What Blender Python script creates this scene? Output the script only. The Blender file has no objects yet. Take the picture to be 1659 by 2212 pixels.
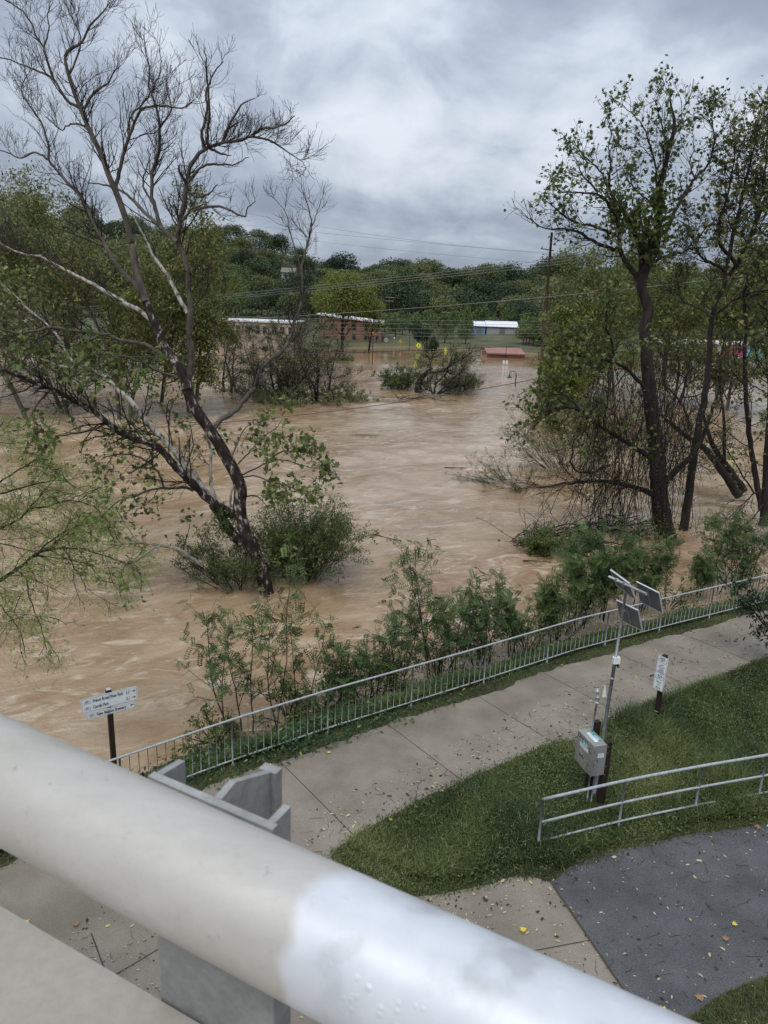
import bpy, math, random
import numpy as np
from mathutils import Vector, Matrix
R_ = math.radians
SC = bpy.context.scene
COL = SC.collection
# ------------------------------------------------------------------ camera
H = 9.6                      # eye height above the path (metres)
F, CX, CY = 1598., 829.5, 1106.          # focal length and centre in a 1659 x 2212 measuring frame
PITCH = math.atan((CY-650)/F); ROLL = R_(2.09)
_f = np.array([0, math.cos(PITCH), -math.sin(PITCH)]); _u = np.array([0, math.sin(PITCH), math.cos(PITCH)]); _r = np.array([1., 0, 0])
RT = math.cos(ROLL)*_r + math.sin(ROLL)*_u; UP = -math.sin(ROLL)*_r + math.cos(ROLL)*_u
cam = bpy.data.cameras.new('camera'); camo = bpy.data.objects.new('camera', cam); COL.objects.link(camo)
camo.matrix_world = Matrix(((RT[0], UP[0], -_f[0], 0), (RT[1], UP[1], -_f[1], 0), (RT[2], UP[2], -_f[2], H), (0, 0, 0, 1)))
cam.sensor_fit = 'VERTICAL'; cam.sensor_height = 9.8; cam.sensor_width = 7.35; cam.lens = 9.8*F/2212
cam.clip_start = 0.05; cam.clip_end = 5000
cam.dof.use_dof = True; cam.dof.focus_distance = 22; cam.dof.aperture_fstop = 3.4
SC.camera = camo
def ray(x, y):
    return _f + (x-CX)/F*RT - (y-CY)/F*UP
def atz(x, y, z=0.):
    d = ray(x, y); return np.array([0, 0, H]) + (z-H)/d[2]*d
def aty(x, y, Y):
    d = ray(x, y); return np.array([0, 0, H]) + Y/d[1]*d
# ------------------------------------------------------------------ world
W = bpy.data.worlds.new('World'); SC.world = W; W.use_nodes = True
nt = W.node_tree; nt.nodes.clear()
def N(t, tree=None, **k):
    n = (tree or nt).nodes.new(t)
    for a, b in k.items():
        if a.startswith('i_'):
            n.inputs[int(a[2:]) if a[2:].isdigit() else a[2:].replace('_', ' ')].default_value = b
        else: setattr(n, a, b)
    return n
def L(a, b, tree=None): (tree or nt).links.new(a, b)
def M2(op, a, b, tree=None, c=None):
    n = N('ShaderNodeMath', tree, operation=op)
    for i, v in enumerate((a, b, c)):
        if v is None: continue
        if hasattr(v, 'links') or hasattr(v, 'is_linked'): L(v, n.inputs[i], tree)
        else: n.inputs[i].default_value = v
    return n.outputs[0]
def ramp(tree, fac, stops):
    n = N('ShaderNodeValToRGB', tree); e = n.color_ramp.elements
    while len(e) > 1: e.remove(e[-1])
    e[0].position = stops[0][0]; e[0].color = (*stops[0][1], 1)
    for p, c in stops[1:]:
        q = e.new(p); q.color = (*c, 1)
    L(fac, n.inputs[0], tree); return n.outputs[0]
SUN_EL, SUN_AZ = 58, 200
sky = N('ShaderNodeTexSky', sky_type='NISHITA', sun_disc=False, sun_elevation=R_(SUN_EL), sun_rotation=R_(SUN_AZ))
tc = N('ShaderNodeTexCoord'); sep = N('ShaderNodeSeparateXYZ'); L(tc.outputs['Generated'], sep.inputs[0])
zz = M2('ADD', M2('MAXIMUM', sep.outputs[2], 0.0), 0.42)
cmb = N('ShaderNodeCombineXYZ'); L(M2('DIVIDE', sep.outputs[0], zz), cmb.inputs[0]); L(M2('DIVIDE', sep.outputs[1], zz), cmb.inputs[1])
cmb.inputs[2].default_value = 3.3
n1 = N('ShaderNodeTexNoise', i_Scale=1.25, i_Detail=7.0, i_Roughness=0.52, i_Distortion=0.25)
n2 = N('ShaderNodeTexNoise', i_Scale=4.2, i_Detail=8.0, i_Roughness=0.55, i_Distortion=0.3)
mp = N('ShaderNodeMapping'); mp.inputs['Location'].default_value = (0.9, 1.7, 0); mp.inputs['Scale'].default_value = (0.9, 0.9, 1)
L(cmb.outputs[0], mp.inputs[0]); L(mp.outputs[0], n1.inputs[0]); L(mp.outputs[0], n2.inputs[0])
cl = M2('ADD', M2('MULTIPLY', n1.outputs[0], 0.60), M2('MULTIPLY', n2.outputs[0], 0.40))
cc = ramp(nt, cl, [(0.38, (2.25, 2.65, 3.4)), (0.45, (2.9, 3.35, 4.15)), (0.495, (3.7, 4.2, 5.0)), (0.54, (4.8, 5.3, 6.05)), (0.62, (6.2, 6.6, 7.2))])
# an overcast sky is brighter overhead than at the horizon
zen = M2('ADD', M2('MULTIPLY', M2('MAXIMUM', sep.outputs[2], 0.0), 0.95), 0.95)
vm = N('ShaderNodeVectorMath', operation='SCALE'); L(cc, vm.inputs[0]); L(zen, vm.inputs['Scale'])
mx = N('ShaderNodeMix', data_type='RGBA'); mx.inputs[0].default_value = 0.94; L(sky.outputs[0], mx.inputs[6]); L(vm.outputs[0], mx.inputs[7])
bg = N('ShaderNodeBackground'); bg.inputs[1].default_value = 0.1; L(mx.outputs[2], bg.inputs[0])
wo = N('ShaderNodeOutputWorld'); L(bg.outputs[0], wo.inputs[0])
W.cycles.sampling_method = 'AUTOMATIC'
sl = bpy.data.lights.new('sun', 'SUN'); sl.energy = 1.55; sl.angle = R_(28); sl.color = (1.0, 0.97, 0.92)
so = bpy.data.objects.new('sun', sl); COL.objects.link(so)
_a = R_(SUN_AZ); _e = R_(SUN_EL)
sd = Vector((math.sin(_a)*math.cos(_e), math.cos(_a)*math.cos(_e), math.sin(_e)))
so.rotation_euler = sd.to_track_quat('Z', 'Y').to_euler()
vs = SC.view_settings; SC.display_settings.display_device = 'sRGB'
vs.view_transform = 'Standard'; vs.look = 'None'; vs.exposure = 0.2; vs.gamma = 1; vs.use_curve_mapping = False
SC.cycles.max_bounces = 5; SC.cycles.diffuse_bounces = 2; SC.cycles.glossy_bounces = 2; SC.cycles.transmission_bounces = 3
SC.cycles.transparent_max_bounces = 4; SC.cycles.caustics_reflective = False; SC.cycles.caustics_refractive = False
# ------------------------------------------------------------------ materials
def newmat(name):
    m = bpy.data.materials.new(name); m.use_nodes = True; t = m.node_tree
    return m, t, t.nodes['Principled BSDF']
def rough_mat(name, c1, c2, scale=3., rough=.8, bump=.0, bscale=None, metal=0., spec=.4, detail=6., fine=None, stretch=None, wet=None):
    """two-colour procedural noise surface, optional fine speckle, bump and damp sheen"""
    m, t, b = newmat(name)
    g = N('ShaderNodeNewGeometry', t); tcn = N('ShaderNodeTexCoord', t)
    mpn = N('ShaderNodeMapping', t); L(tcn.outputs['Object'], mpn.inputs[0], t)
    if stretch: mpn.inputs['Scale'].default_value = stretch
    no = N('ShaderNodeTexNoise', t, i_Scale=scale, i_Detail=detail, i_Roughness=0.6); L(mpn.outputs[0], no.inputs[0], t)
    col = ramp(t, no.outputs[0], [(0.36, c1), (0.64, c2)])
    if fine:
        nf = N('ShaderNodeTexNoise', t, i_Scale=fine[0], i_Detail=3.0, i_Roughness=0.7); L(mpn.outputs[0], nf.inputs[0], t)
        k = ramp(t, nf.outputs[0], [(0.35, (1-fine[1],)*3), (0.65, (1+fine[1],)*3)])
        mm = N('ShaderNodeMix', t, data_type='RGBA', blend_type='MULTIPLY'); mm.inputs[0].default_value = 1
        L(col, mm.inputs[6], t); L(k, mm.inputs[7], t); col = mm.outputs[2]
    L(col, b.inputs['Base Color'], t)
    b.inputs['Roughness'].default_value = rough; b.inputs['Metallic'].default_value = metal
    b.inputs['Specular IOR Level'].default_value = spec
    if wet:
        nw = N('ShaderNodeTexNoise', t, i_Scale=wet[0], i_Detail=4.0); L(mpn.outputs[0], nw.inputs[0], t)
        mr = N('ShaderNodeMapRange', t, i_1=.4, i_2=.65, i_3=wet[1], i_4=rough); L(nw.outputs[0], mr.inputs[0], t); L(mr.outputs[0], b.inputs['Roughness'], t)
    if bump:
        nb = N('ShaderNodeTexNoise', t, i_Scale=bscale or scale*6, i_Detail=5.0); L(mpn.outputs[0], nb.inputs[0], t)
        bn = N('ShaderNodeBump', t, i_Strength=bump, i_Distance=0.02); L(nb.outputs[0], bn.inputs['Height'], t); L(bn.outputs[0], b.inputs['Normal'], t)
    return m
def leaf_mat(name, stops, transl=.35, rough=.5, vary=.25, hue=.03):
    """leaf colour picked per leaf by the mesh attribute 'tint'; copies also vary a little as a whole"""
    m, t, b = newmat(name)
    at = N('ShaderNodeAttribute', t, attribute_name='tint'); col = ramp(t, at.outputs['Fac'], stops)
    oi = N('ShaderNodeObjectInfo', t)
    hs = N('ShaderNodeHueSaturation', t); L(col, hs.inputs['Color'], t)
    L(M2('ADD', M2('MULTIPLY', oi.outputs['Random'], vary*2, t), 1-vary, t), hs.inputs['Value'], t)
    L(M2('ADD', M2('MULTIPLY', oi.outputs['Random'], -hue, t), .508+hue*.3, t), hs.inputs['Hue'], t)
    L(hs.outputs[0], b.inputs['Base Color'], t); b.inputs['Roughness'].default_value = rough; b.inputs['Specular IOR Level'].default_value = .35
    tr = N('ShaderNodeBsdfTranslucent', t); L(hs.outputs[0], tr.inputs[0], t)
    ms = N('ShaderNodeMixShader', t); ms.inputs[0].default_value = transl
    L(b.outputs[0], ms.inputs[1], t); L(tr.outputs[0], ms.inputs[2], t)
    L(ms.outputs[0], t.nodes['Material Output'].inputs[0], t)
    return m
def plain(name, c, rough=.5, metal=0., spec=.5):
    m, t, b = newmat(name)
    no = N('ShaderNodeTexNoise', t, i_Scale=9., i_Detail=4.0); tcn = N('ShaderNodeTexCoord', t); L(tcn.outputs['Object'], no.inputs[0], t)
    L(ramp(t, no.outputs[0], [(.3, tuple(v*.88 for v in c)), (.7, tuple(min(1, v*1.08) for v in c))]), b.inputs['Base Color'], t)
    b.inputs['Roughness'].default_value = rough; b.inputs['Metallic'].default_value = metal; b.inputs['Specular IOR Level'].default_value = spec
    return m
MT = {}
MT['concrete'] = rough_mat('path_concrete', (.175, .150, .115), (.255, .222, .175), 0.8, .62, .25, 60, fine=(45, .16), wet=(.5, .33))
MT['asphalt'] = rough_mat('asphalt', (.066, .067, .069), (.105, .106, .108), 1.1, .62, .9, 60, fine=(55, .5), wet=(.6, .4))
MT['joint'] = plain('joint_filler', (.06, .05, .04), .9)
MT['soil'] = rough_mat('bank_soil', (.035, .035, .02), (.075, .08, .035), 2.2, .95, .6, 14)
MT['galv'] = rough_mat('galvanised_pipe', (.33, .345, .35), (.48, .50, .505), 14, .45, .15, 40, metal=.35, spec=.5)
MT['galvdark'] = rough_mat('weathered_pipe', (.22, .24, .25), (.34, .36, .37), 10, .5, .1, 40, metal=.5)
MT['steelbox'] = rough_mat('stainless_box', (.40, .39, .37), (.52, .51, .49), 4, .38, .08, 30, metal=.65)
MT['brownpost'] = rough_mat('brown_timber', (.011, .007, .005), (.030, .015, .011), 6, .7, .3, 30, stretch=(4, 4, .6))
MT['signwhite'] = plain('sign_sheeting', (.72, .76, .78), .35)
MT['signback'] = plain('sign_back', (.35, .36, .37), .5, .4)
MT['black'] = plain('black_paint', (.012, .012, .014), .5)
MT['panelback'] = plain('panel_back', (.13, .135, .14), .5)
MT['panelframe'] = plain('panel_frame', (.62, .64, .65), .35, .6)
MT['cell'] = plain('solar_cell', (.012, .016, .04), .15)
MT['barkdark'] = rough_mat('bark_dark', (.012, .009, .008), (.036, .029, .025), 5, .9, .8, 26, stretch=(1, 1, .35))
MT['barkgrey'] = rough_mat('bark_grey', (.05, .043, .035), (.12, .105, .085), 4, .9, .6, 26, stretch=(1, 1, .4))
# ------------------------------------------------------------------ mesh helpers
def setp(o, label=None, cat=None, group=None, kind=None):
    if label: o['label'] = label
    if cat: o['category'] = cat
    if group: o['group'] = group
    if kind: o['kind'] = kind
    return o
def empty(name, loc, label, cat, group=None):
    o = bpy.data.objects.new(name, None); COL.objects.link(o); o.location = [float(v) for v in loc]; o.empty_display_size = .2
    return setp(o, label, cat, group)
def mesh(name, V, faces, mat, tint=None, smooth=False, matidx=None):
    """V (n,3); faces = list of int arrays (m,k)"""
    V = np.asarray(V, dtype=np.float32); me = bpy.data.meshes.new(name)
    me.vertices.add(len(V)); me.vertices.foreach_set('co', V.ravel())
    faces = [np.asarray(f, dtype=np.int32) for f in faces if len(f)]
    tot = np.concatenate([np.full(len(f), f.shape[1], np.int32) for f in faces])
    lv = np.concatenate([f.ravel() for f in faces])
    me.loops.add(len(lv)); me.loops.foreach_set('vertex_index', lv)
    me.polygons.add(len(tot)); st = np.concatenate([[0], np.cumsum(tot)[:-1]]).astype(np.int32)
    me.polygons.foreach_set('loop_start', st); me.polygons.foreach_set('loop_total', tot)
    me.polygons.foreach_set('use_smooth', np.full(len(tot), bool(smooth)))
    for m in (mat if isinstance(mat, (list, tuple)) else [mat]): me.materials.append(m)
    if matidx is not None: me.polygons.foreach_set('material_index', np.asarray(matidx, np.int32))
    if tint is not None:
        a = me.attributes.new('tint', 'FLOAT', 'FACE'); a.data.foreach_set('value', np.asarray(tint, np.float32))
    me.update(calc_edges=True); me.validate()
    return me
def ob(name, me, parent=None, org=None):
    o = bpy.data.objects.new(name, me); COL.objects.link(o)
    if parent is not None: o.parent = parent
    return o
class MB:
    """collects simple shapes into one mesh"""
    def __init__(s): s.V = []; s.F = {}; s.n = 0
    def add(s, V, F):
        V = np.asarray(V, float); s.V.append(V)
        for f in F:
            s.F.setdefault(len(f), []).append(np.asarray(f)+s.n)
        s.n += len(V); return s
    def box(s, c, d, rot=None):
        """centre, full dims, optional 3x3 axes (rows)"""
        c = np.asarray(c, float); d = np.asarray(d, float)/2
        q = np.array([[x, y, z] for x in (-1, 1) for y in (-1, 1) for z in (-1, 1)])*d
        if rot is not None: q = q @ np.asarray(rot)
        return s.add(q+c, [(0, 1, 3, 2), (4, 6, 7, 5), (0, 4, 5, 1), (2, 3, 7, 6), (0, 2, 6, 4), (1, 5, 7, 3)])
    def tube(s, P, r, k=8, cap=True):
        P = np.asarray(P, float); n = len(P); r = np.full(n, r) if np.isscalar(r) else np.asarray(r)
        T = np.gradient(P, axis=0); T /= np.linalg.norm(T, axis=1)[:, None]+1e-9
        ref = np.array([0, 0, 1.]) if abs(T[:, 2]).mean() < .8 else np.array([1., 0, 0])
        A = np.cross(T, ref); A /= np.linalg.norm(A, axis=1)[:, None]+1e-9; B = np.cross(T, A)
        th = np.arange(k)*2*math.pi/k
        V = P[:, None] + r[:, None, None]*(np.cos(th)[None, :, None]*A[:, None]+np.sin(th)[None, :, None]*B[:, None])
        Fc = [(i*k+j, i*k+(j+1) % k, (i+1)*k+(j+1) % k, (i+1)*k+j) for i in range(n-1) for j in range(k)]
        if cap: Fc += [tuple(range(k)), tuple(range((n-1)*k, n*k))[::-1]]
        return s.add(V.reshape(-1, 3), Fc)
    def prism(s, poly, up, base=None):
        """polygon points (n,3) extruded by vector up"""
        P = np.asarray(poly, float); n = len(P); up = np.asarray(up, float)
        return s.add(np.vstack([P, P+up]), [tuple(range(n))[::-1], tuple(range(n, 2*n))]+[(i, (i+1) % n, n+(i+1) % n, n+i) for i in range(n)])
    def sheet(s, poly): return s.add(poly, [tuple(range(len(poly)))])
    def obj(s, name, mat, parent=None, smooth=False, org=(0, 0, 0)):
        V = np.vstack(s.V)-np.asarray(org, float)
        me = mesh(name, V, [np.array(f) for f in s.F.values()], mat, smooth=smooth)
        return ob(name, me, parent)
def batch_tubes(P, Rr, k=4):
    """P (M,N,3) R (M,N) -> V, quads"""
    M, n, _ = P.shape
    D = P[:, -1]-P[:, 0]; D /= np.linalg.norm(D, axis=1)[:, None]+1e-9
    ref = np.where(np.abs(D[:, 2:3]) < .8, np.array([[0, 0, 1.]]), np.array([[1., 0, 0]]))
    A = np.cross(D, ref); A /= np.linalg.norm(A, axis=1)[:, None]+1e-9; B = np.cross(D, A)
    th = np.arange(k)*2*math.pi/k
    ring = np.cos(th)[None, :, None]*A[:, None]+np.sin(th)[None, :, None]*B[:, None]       # M,k,3
    V = P[:, :, None]+Rr[:, :, None, None]*ring[:, None]
    base = (np.arange(M)*n*k)[:, None, None]; i = np.arange(n-1)[None, :, None]*k; j = np.arange(k)[None, None, :]; j2 = (j+1) % k
    Q = np.stack([base+i+j, base+i+j2, base+i+k+j2, base+i+k+j], -1).reshape(-1, 4)
    return V.reshape(-1, 3), Q
def norm(v): return v/(np.linalg.norm(v, axis=-1, keepdims=True)+1e-9)
def grow(S, D, Ln, n, g, up=.0, wob=.25, curl=0.):
    """grow M polylines from starts S, dirs D, lengths Ln"""
    M = len(S); P = np.zeros((M, n, 3)); P[:, 0] = S; d = norm(D); st = (Ln/(n-1))[:, None]
    drift = g.normal(size=(M, 3))*curl
    for i in range(1, n):
        d = norm(d+g.normal(size=(M, 3))*wob+drift+np.array([0, 0, up]))
        P[:, i] = P[:, i-1]+d*st
    return P
def sprout(P, Rr, g, num, lr, ang=(35, 70), n=5, up=.05, wob=.2, rf=.5, tmin=.2, tmax=1., curl=0., bias=None):
    """side shoots from polylines; num = shoots per polyline (array or int)"""
    M, K, _ = P.shape; cnt = np.full(M, num) if np.isscalar(num) else np.asarray(num); idx = np.repeat(np.arange(M), cnt.astype(int))
    t = g.uniform(tmin, tmax, len(idx))*(K-1-1e-4); a = t.astype(int); f = (t-a)[:, None]
    S = P[idx, a]*(1-f)+P[idx, a+1]*f; T = norm(P[idx, a+1]-P[idx, a])
    q = norm(np.cross(T, g.normal(size=T.shape))); an = np.radians(g.uniform(*ang, len(idx)))[:, None]
    D = T*np.cos(an)+q*np.sin(an)
    if bias is not None: D = norm(D+np.asarray(bias))
    Ln = g.uniform(*lr, len(idx))*(1.15-.55*t/(K-1)); r0 = (Rr[idx, a]*(1-f[:, 0])+Rr[idx, a+1]*f[:, 0])*rf
    Pn = grow(S, D, Ln, n, g, up, wob, curl); Rn = r0[:, None]*np.linspace(1, .35, n)[None]
    return Pn, Rn
# leaf templates: (verts, faces)  leaf lies in xy, stem at origin, tip +x, normal +z, length 1
LF_DIA = (np.array([[0, 0, 0], [.45, .3, .06], [1, 0, 0], [.45, -.3, .06]]), [(0, 1, 2, 3)])
LF_OVAL = (np.array([[0, 0, 0], [.25, .2, .05], [.7, .2, .04], [1, 0, -.08], [.7, -.2, .04], [.25, -.2, .05]]), [(0, 1, 2, 3), (0, 3, 4, 5)])
LF_MAPLE = (np.array([[0, 0, 0], [.12, .5, .1], [.48, .28, .02], [.62, .52, .1], [.66, .18, 0], [1, 0, -.12], [.66, -.18, 0], [.62, -.52, .1], [.48, -.28, .02], [.12, -.5, .1]]),
            [(0, 1, 2, 3, 4), (0, 4, 5, 6), (0, 6, 7, 8, 9)])
def _pin(nl, lw, ll, droop):
    V = []; Fc = []
    for i in range(nl):
        x = .12+.8*i/(nl-1); z = -droop*x*x
        for s in (-1, 1):
            b = len(V); V += [[x, 0, z], [x+lw*.5, s*ll*.5, z-.01], [x+lw*.3, s*ll, z-.05], [x-lw*.5, s*ll*.55, z-.01]]; Fc.append((b, b+1, b+2, b+3))
    b = len(V); V += [[.9, 0, -droop*.85], [1, .05, -droop], [1.12, 0, -droop*1.1], [1, -.05, -droop]]; Fc.append((b, b+1, b+2, b+3))
    b = len(V); V += [[0, .006, 0], [0, -.006, 0], [.95, 0, -droop*.9]]; Fc.append((b, b+1, b+2))
    return np.array(V), Fc
LF_PIN = _pin(6, .14, .25, .30); LF_PINFINE = _pin(6, .05, .13, .5)
def leaves(pos, dirs, size, tpl, g, nrm=None, jit=.6, tint=None):
    """place the template at every pos; returns V, faces, tint"""
    M = len(pos); X = norm(dirs+g.normal(size=(M, 3))*jit*.6)
    Z = (nrm if nrm is not None else np.tile([0, 0, 1.], (M, 1)))+g.normal(size=(M, 3))*jit
    Y = norm(np.cross(Z, X)); Z = np.cross(X, Y)
    size = np.broadcast_to(size, (M,))
    tv, tf = tpl; V = pos[:, None]+size[:, None, None]*(tv[None, :, 0:1]*X[:, None]+tv[None, :, 1:2]*Y[:, None]+tv[None, :, 2:3]*Z[:, None])
    k = len(tv); out = {}
    ti = g.uniform(0, 1, M) if tint is None else tint; tt = []
    for f in tf: out.setdefault(len(f), []).append(np.array(f))
    faces = []
    for n_, fl in out.items():
        fa = np.array(fl)[None]+(np.arange(M)*k)[:, None, None]; faces.append(fa.reshape(-1, n_)); tt.append(np.repeat(ti, len(fl)))
    return V.reshape(-1, 3), faces, np.concatenate(tt)
def join(parts):
    """list of (V, faces, tint) -> merged"""
    Vs = []; Fd = {}; Td = {}; n = 0
    for V, fs, t in parts:
        p = 0
        for f in fs:
            k = f.shape[1]; Fd.setdefault(k, []).append(f+n)
            Td.setdefault(k, []).append(t[p:p+len(f)] if t is not None else np.zeros(len(f))); p += len(f)
        Vs.append(V); n += len(V)
    ks = list(Fd)
    return np.vstack(Vs), [np.vstack(Fd[k]) for k in ks], np.concatenate([np.concatenate(Td[k]) for k in ks])
def smooth_line(P, n):
    P = np.asarray(P, float); d = np.r_[0, np.cumsum(np.linalg.norm(np.diff(P, axis=0), axis=1))]
    t = np.linspace(0, d[-1], n); Q = np.stack([np.interp(t, d, P[:, i]) for i in range(P.shape[1])], 1)
    for _ in range(2): Q[1:-1] = .25*Q[:-2]+.5*Q[1:-1]+.25*Q[2:]
    return Q
#SETTING
# ------------------------------------------------------------------ setting
WZ = -1.0                                  # flood level below the path
FD = np.array([.835, .550]); FD /= np.linalg.norm(FD); FN = np.array([-FD[1], FD[0]])       # along the path / towards the river
FL = np.array([[-16, 3.0], [-11, 6.9], [-6.6, 10.75], [-4.95, 12.1], [-3.02, 13.63], [-1.11, 14.98], [2.43, 17.3], [5.74, 19.55], [9.2, 21.55], [12.68, 23.5], [16.5, 25.6], [22, 28.5], [30, 32.5], [60, 47]])
def fence_at(s):
    d = np.r_[0, np.cumsum(np.linalg.norm(np.diff(FL, axis=0), axis=1))]
    return np.array([np.interp(s, d, FL[:, 0]), np.interp(s, d, FL[:, 1])])
def side(x, y):
    """signed distance from the fence line, positive towards the river"""
    x = np.asarray(x, float); best = np.full(x.shape, 1e9); sg = np.ones(x.shape)
    for a, b in zip(FL[:-1], FL[1:]):
        v = b-a; l = (v**2).sum(); t = np.clip(((x-a[0])*v[0]+(y-a[1])*v[1])/l, 0, 1)
        dx, dy = x-a[0]-t*v[0], y-a[1]-t*v[1]; d = np.hypot(dx, dy); s = np.sign(v[0]*dy-v[1]*dx)
        m = d < best; best = np.where(m, d, best); sg = np.where(m, s, sg)
    return best*sg
def gz(x, y):
    s = side(x, y); k = np.clip((s-.25)/2.6, 0, 1)
    w = .06*np.sin(x*1.7+y*.6)+.05*np.sin(y*2.3-x)
    return np.where(s > .25, -1.35*k**.85-np.clip(s-2.85, 0, 8)*.35+w*np.clip(s, 0, 1), -.02)
def grid(name, xs, ys, zf, mat, smooth=True, keep=None):
    X, Y = np.meshgrid(xs, ys, indexing='ij'); V = np.stack([X, Y, zf(X, Y)], -1).reshape(-1, 3)
    nx, ny = len(xs), len(ys); i = np.arange(nx-1)[:, None]*ny+np.arange(ny-1)[None]
    Q = np.stack([i, i+ny, i+ny+1, i+1], -1).reshape(-1, 4)
    if keep is not None: Q = Q[keep(V[Q].mean(1))]
    return ob(name, mesh(name, V, [Q], mat, smooth=smooth))
setp(grid('river_bank', np.arange(-45, 75, .4), np.arange(-32, 62, .4), gz, MT['soil']), kind='structure')
# flood water: one sheet to the horizon, fine near, coarse far, with real low chop
def wave(X, Y):
    g = np.random.default_rng(5); z = np.zeros_like(X)
    for i in range(26):
        lam = g.uniform(.9, 5.5); th = math.atan2(FD[1], FD[0])+g.normal()*.9; k = 2*math.pi/lam
        q = .35*np.sin(X*.21*g.uniform(.5, 2)+Y*.3*g.uniform(.5, 2)+i)
        z += .0105*lam**.75*np.sin(k*(X*math.cos(th)+Y*math.sin(th))+g.uniform(0, 7)+4*q)
    amp = .55+.45*np.sin(X*.13+2*np.sin(Y*.07))*np.sin(Y*.11+1.3)
    far = np.clip((150-np.hypot(X, Y))/60, .15, 1)
    out = WZ+z*amp*far
    # wakes trailing downstream from whatever stands in the current
    for ox, oy, rr, aa in ((-3.9, 25.8, 1.0, .05), (-2.6, 27, 1.8, .05), (-5, 26.5, 1.6, .04), (13.7, 34.8, 1.2, .06), (10.5, 35, 1.6, .05), (15.6, 35.5, .6, .05), (17, 33, .6, .04)):
        dx, dy = X-ox, Y-oy; u = dx*-FD[0]+dy*-FD[1]; v = np.abs(dx*FN[0]+dy*FN[1]); ph = v*1.6-np.clip(u, -1, 99)*.55
        out = out+aa*np.sin(ph*3.2)*np.exp(-(ph/2.4)**2)*np.clip((u+rr)/1.5, 0, 1)*np.exp(-np.clip(u, 0, 99)/9)
    return out
def mat_water():
    m, t, b = newmat('muddy_flood_water')
    g = N('ShaderNodeNewGeometry', t); mp_ = N('ShaderNodeMapping', t); L(g.outputs['Position'], mp_.inputs[0], t)
    mp_.inputs['Rotation'].default_value = (0, 0, -math.atan2(FD[1], FD[0])+.15)
    def noise(sc, det, st, dist=0., rough=.55):
        mq = N('ShaderNodeMapping', t); mq.inputs['Scale'].default_value = st; L(mp_.outputs[0], mq.inputs[0], t)
        n = N('ShaderNodeTexNoise', t, i_Scale=sc, i_Detail=det, i_Roughness=rough, i_Distortion=dist); L(mq.outputs[0], n.inputs[0], t); return n.outputs[0]
    big = noise(.07, 5, (.6, 1, 1), 1.2); mid = noise(.45, 6, (.65, 1, 1), 1.3, .62)
    col = ramp(t, M2('ADD', M2('MULTIPLY', big, .5, t), M2('MULTIPLY', mid, .5, t), t), [(.38, (.245, .145, .070)), (.5, (.345, .232, .130)), (.6, (.43, .315, .20))])
    fo = noise(1.1, 9, (.55, 1.1, 1), 1.6, .66); big2 = noise(.16, 3, (.5, 1, 1), .6)
    fm = N('ShaderNodeMapRange', t, i_1=.53, i_2=.66, i_3=0., i_4=.75); L(M2('ADD', fo, M2('MULTIPLY', M2('SUBTRACT', big2, .5, t), .35, t), t), fm.inputs[0], t)
    mxn = N('ShaderNodeMix', t, data_type='RGBA'); L(fm.outputs[0], mxn.inputs[0], t); L(col, mxn.inputs[6], t); mxn.inputs[7].default_value = (.56, .465, .345, 1)
    L(mxn.outputs[2], b.inputs['Base Color'], t)
    b.inputs['Roughness'].default_value = .08; b.inputs['Specular IOR Level'].default_value = .5
    rip = noise(3.0, 8, (.8, 1.1, 1), .8, .66); chop = noise(.6, 4, (.75, 1.1, 1), .8)
    h = M2('ADD', M2('MULTIPLY', rip, .40, t), M2('MULTIPLY', chop, .95, t), t)
    # slack water (patches) carries smaller ripples
    bs = N('ShaderNodeMapRange', t, i_1=.4, i_2=.6, i_3=.25, i_4=1.); L(noise(.05, 2, (.5, 1, 1)), bs.inputs[0], t)
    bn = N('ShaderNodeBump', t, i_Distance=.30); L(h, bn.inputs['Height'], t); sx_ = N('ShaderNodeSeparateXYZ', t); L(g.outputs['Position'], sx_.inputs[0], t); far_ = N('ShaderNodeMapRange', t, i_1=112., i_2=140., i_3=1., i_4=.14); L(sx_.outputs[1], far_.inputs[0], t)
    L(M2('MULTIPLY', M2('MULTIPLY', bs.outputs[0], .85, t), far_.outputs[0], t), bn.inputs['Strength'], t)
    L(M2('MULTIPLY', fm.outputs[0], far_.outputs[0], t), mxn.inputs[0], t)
    L(bn.outputs[0], b.inputs['Normal'], t)
    return m
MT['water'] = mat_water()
def graded(a, b, s0, k):
    v = [a]; s = s0
    while v[-1] < b: v.append(v[-1]+s); s *= k
    return np.array(v)
xs = np.concatenate([-graded(30, 1800, .5, 1.06)[::-1], np.arange(-29.7, 30, .3), graded(30, 1800, .5, 1.06)])
ys = np.concatenate([-graded(6, 400, 1, 1.2)[::-1], np.arange(-5.7, 55, .3), graded(55, 2600, .4, 1.035)])
setp(grid('river_water', xs, ys, wave, MT['water']), kind='structure')
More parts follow.
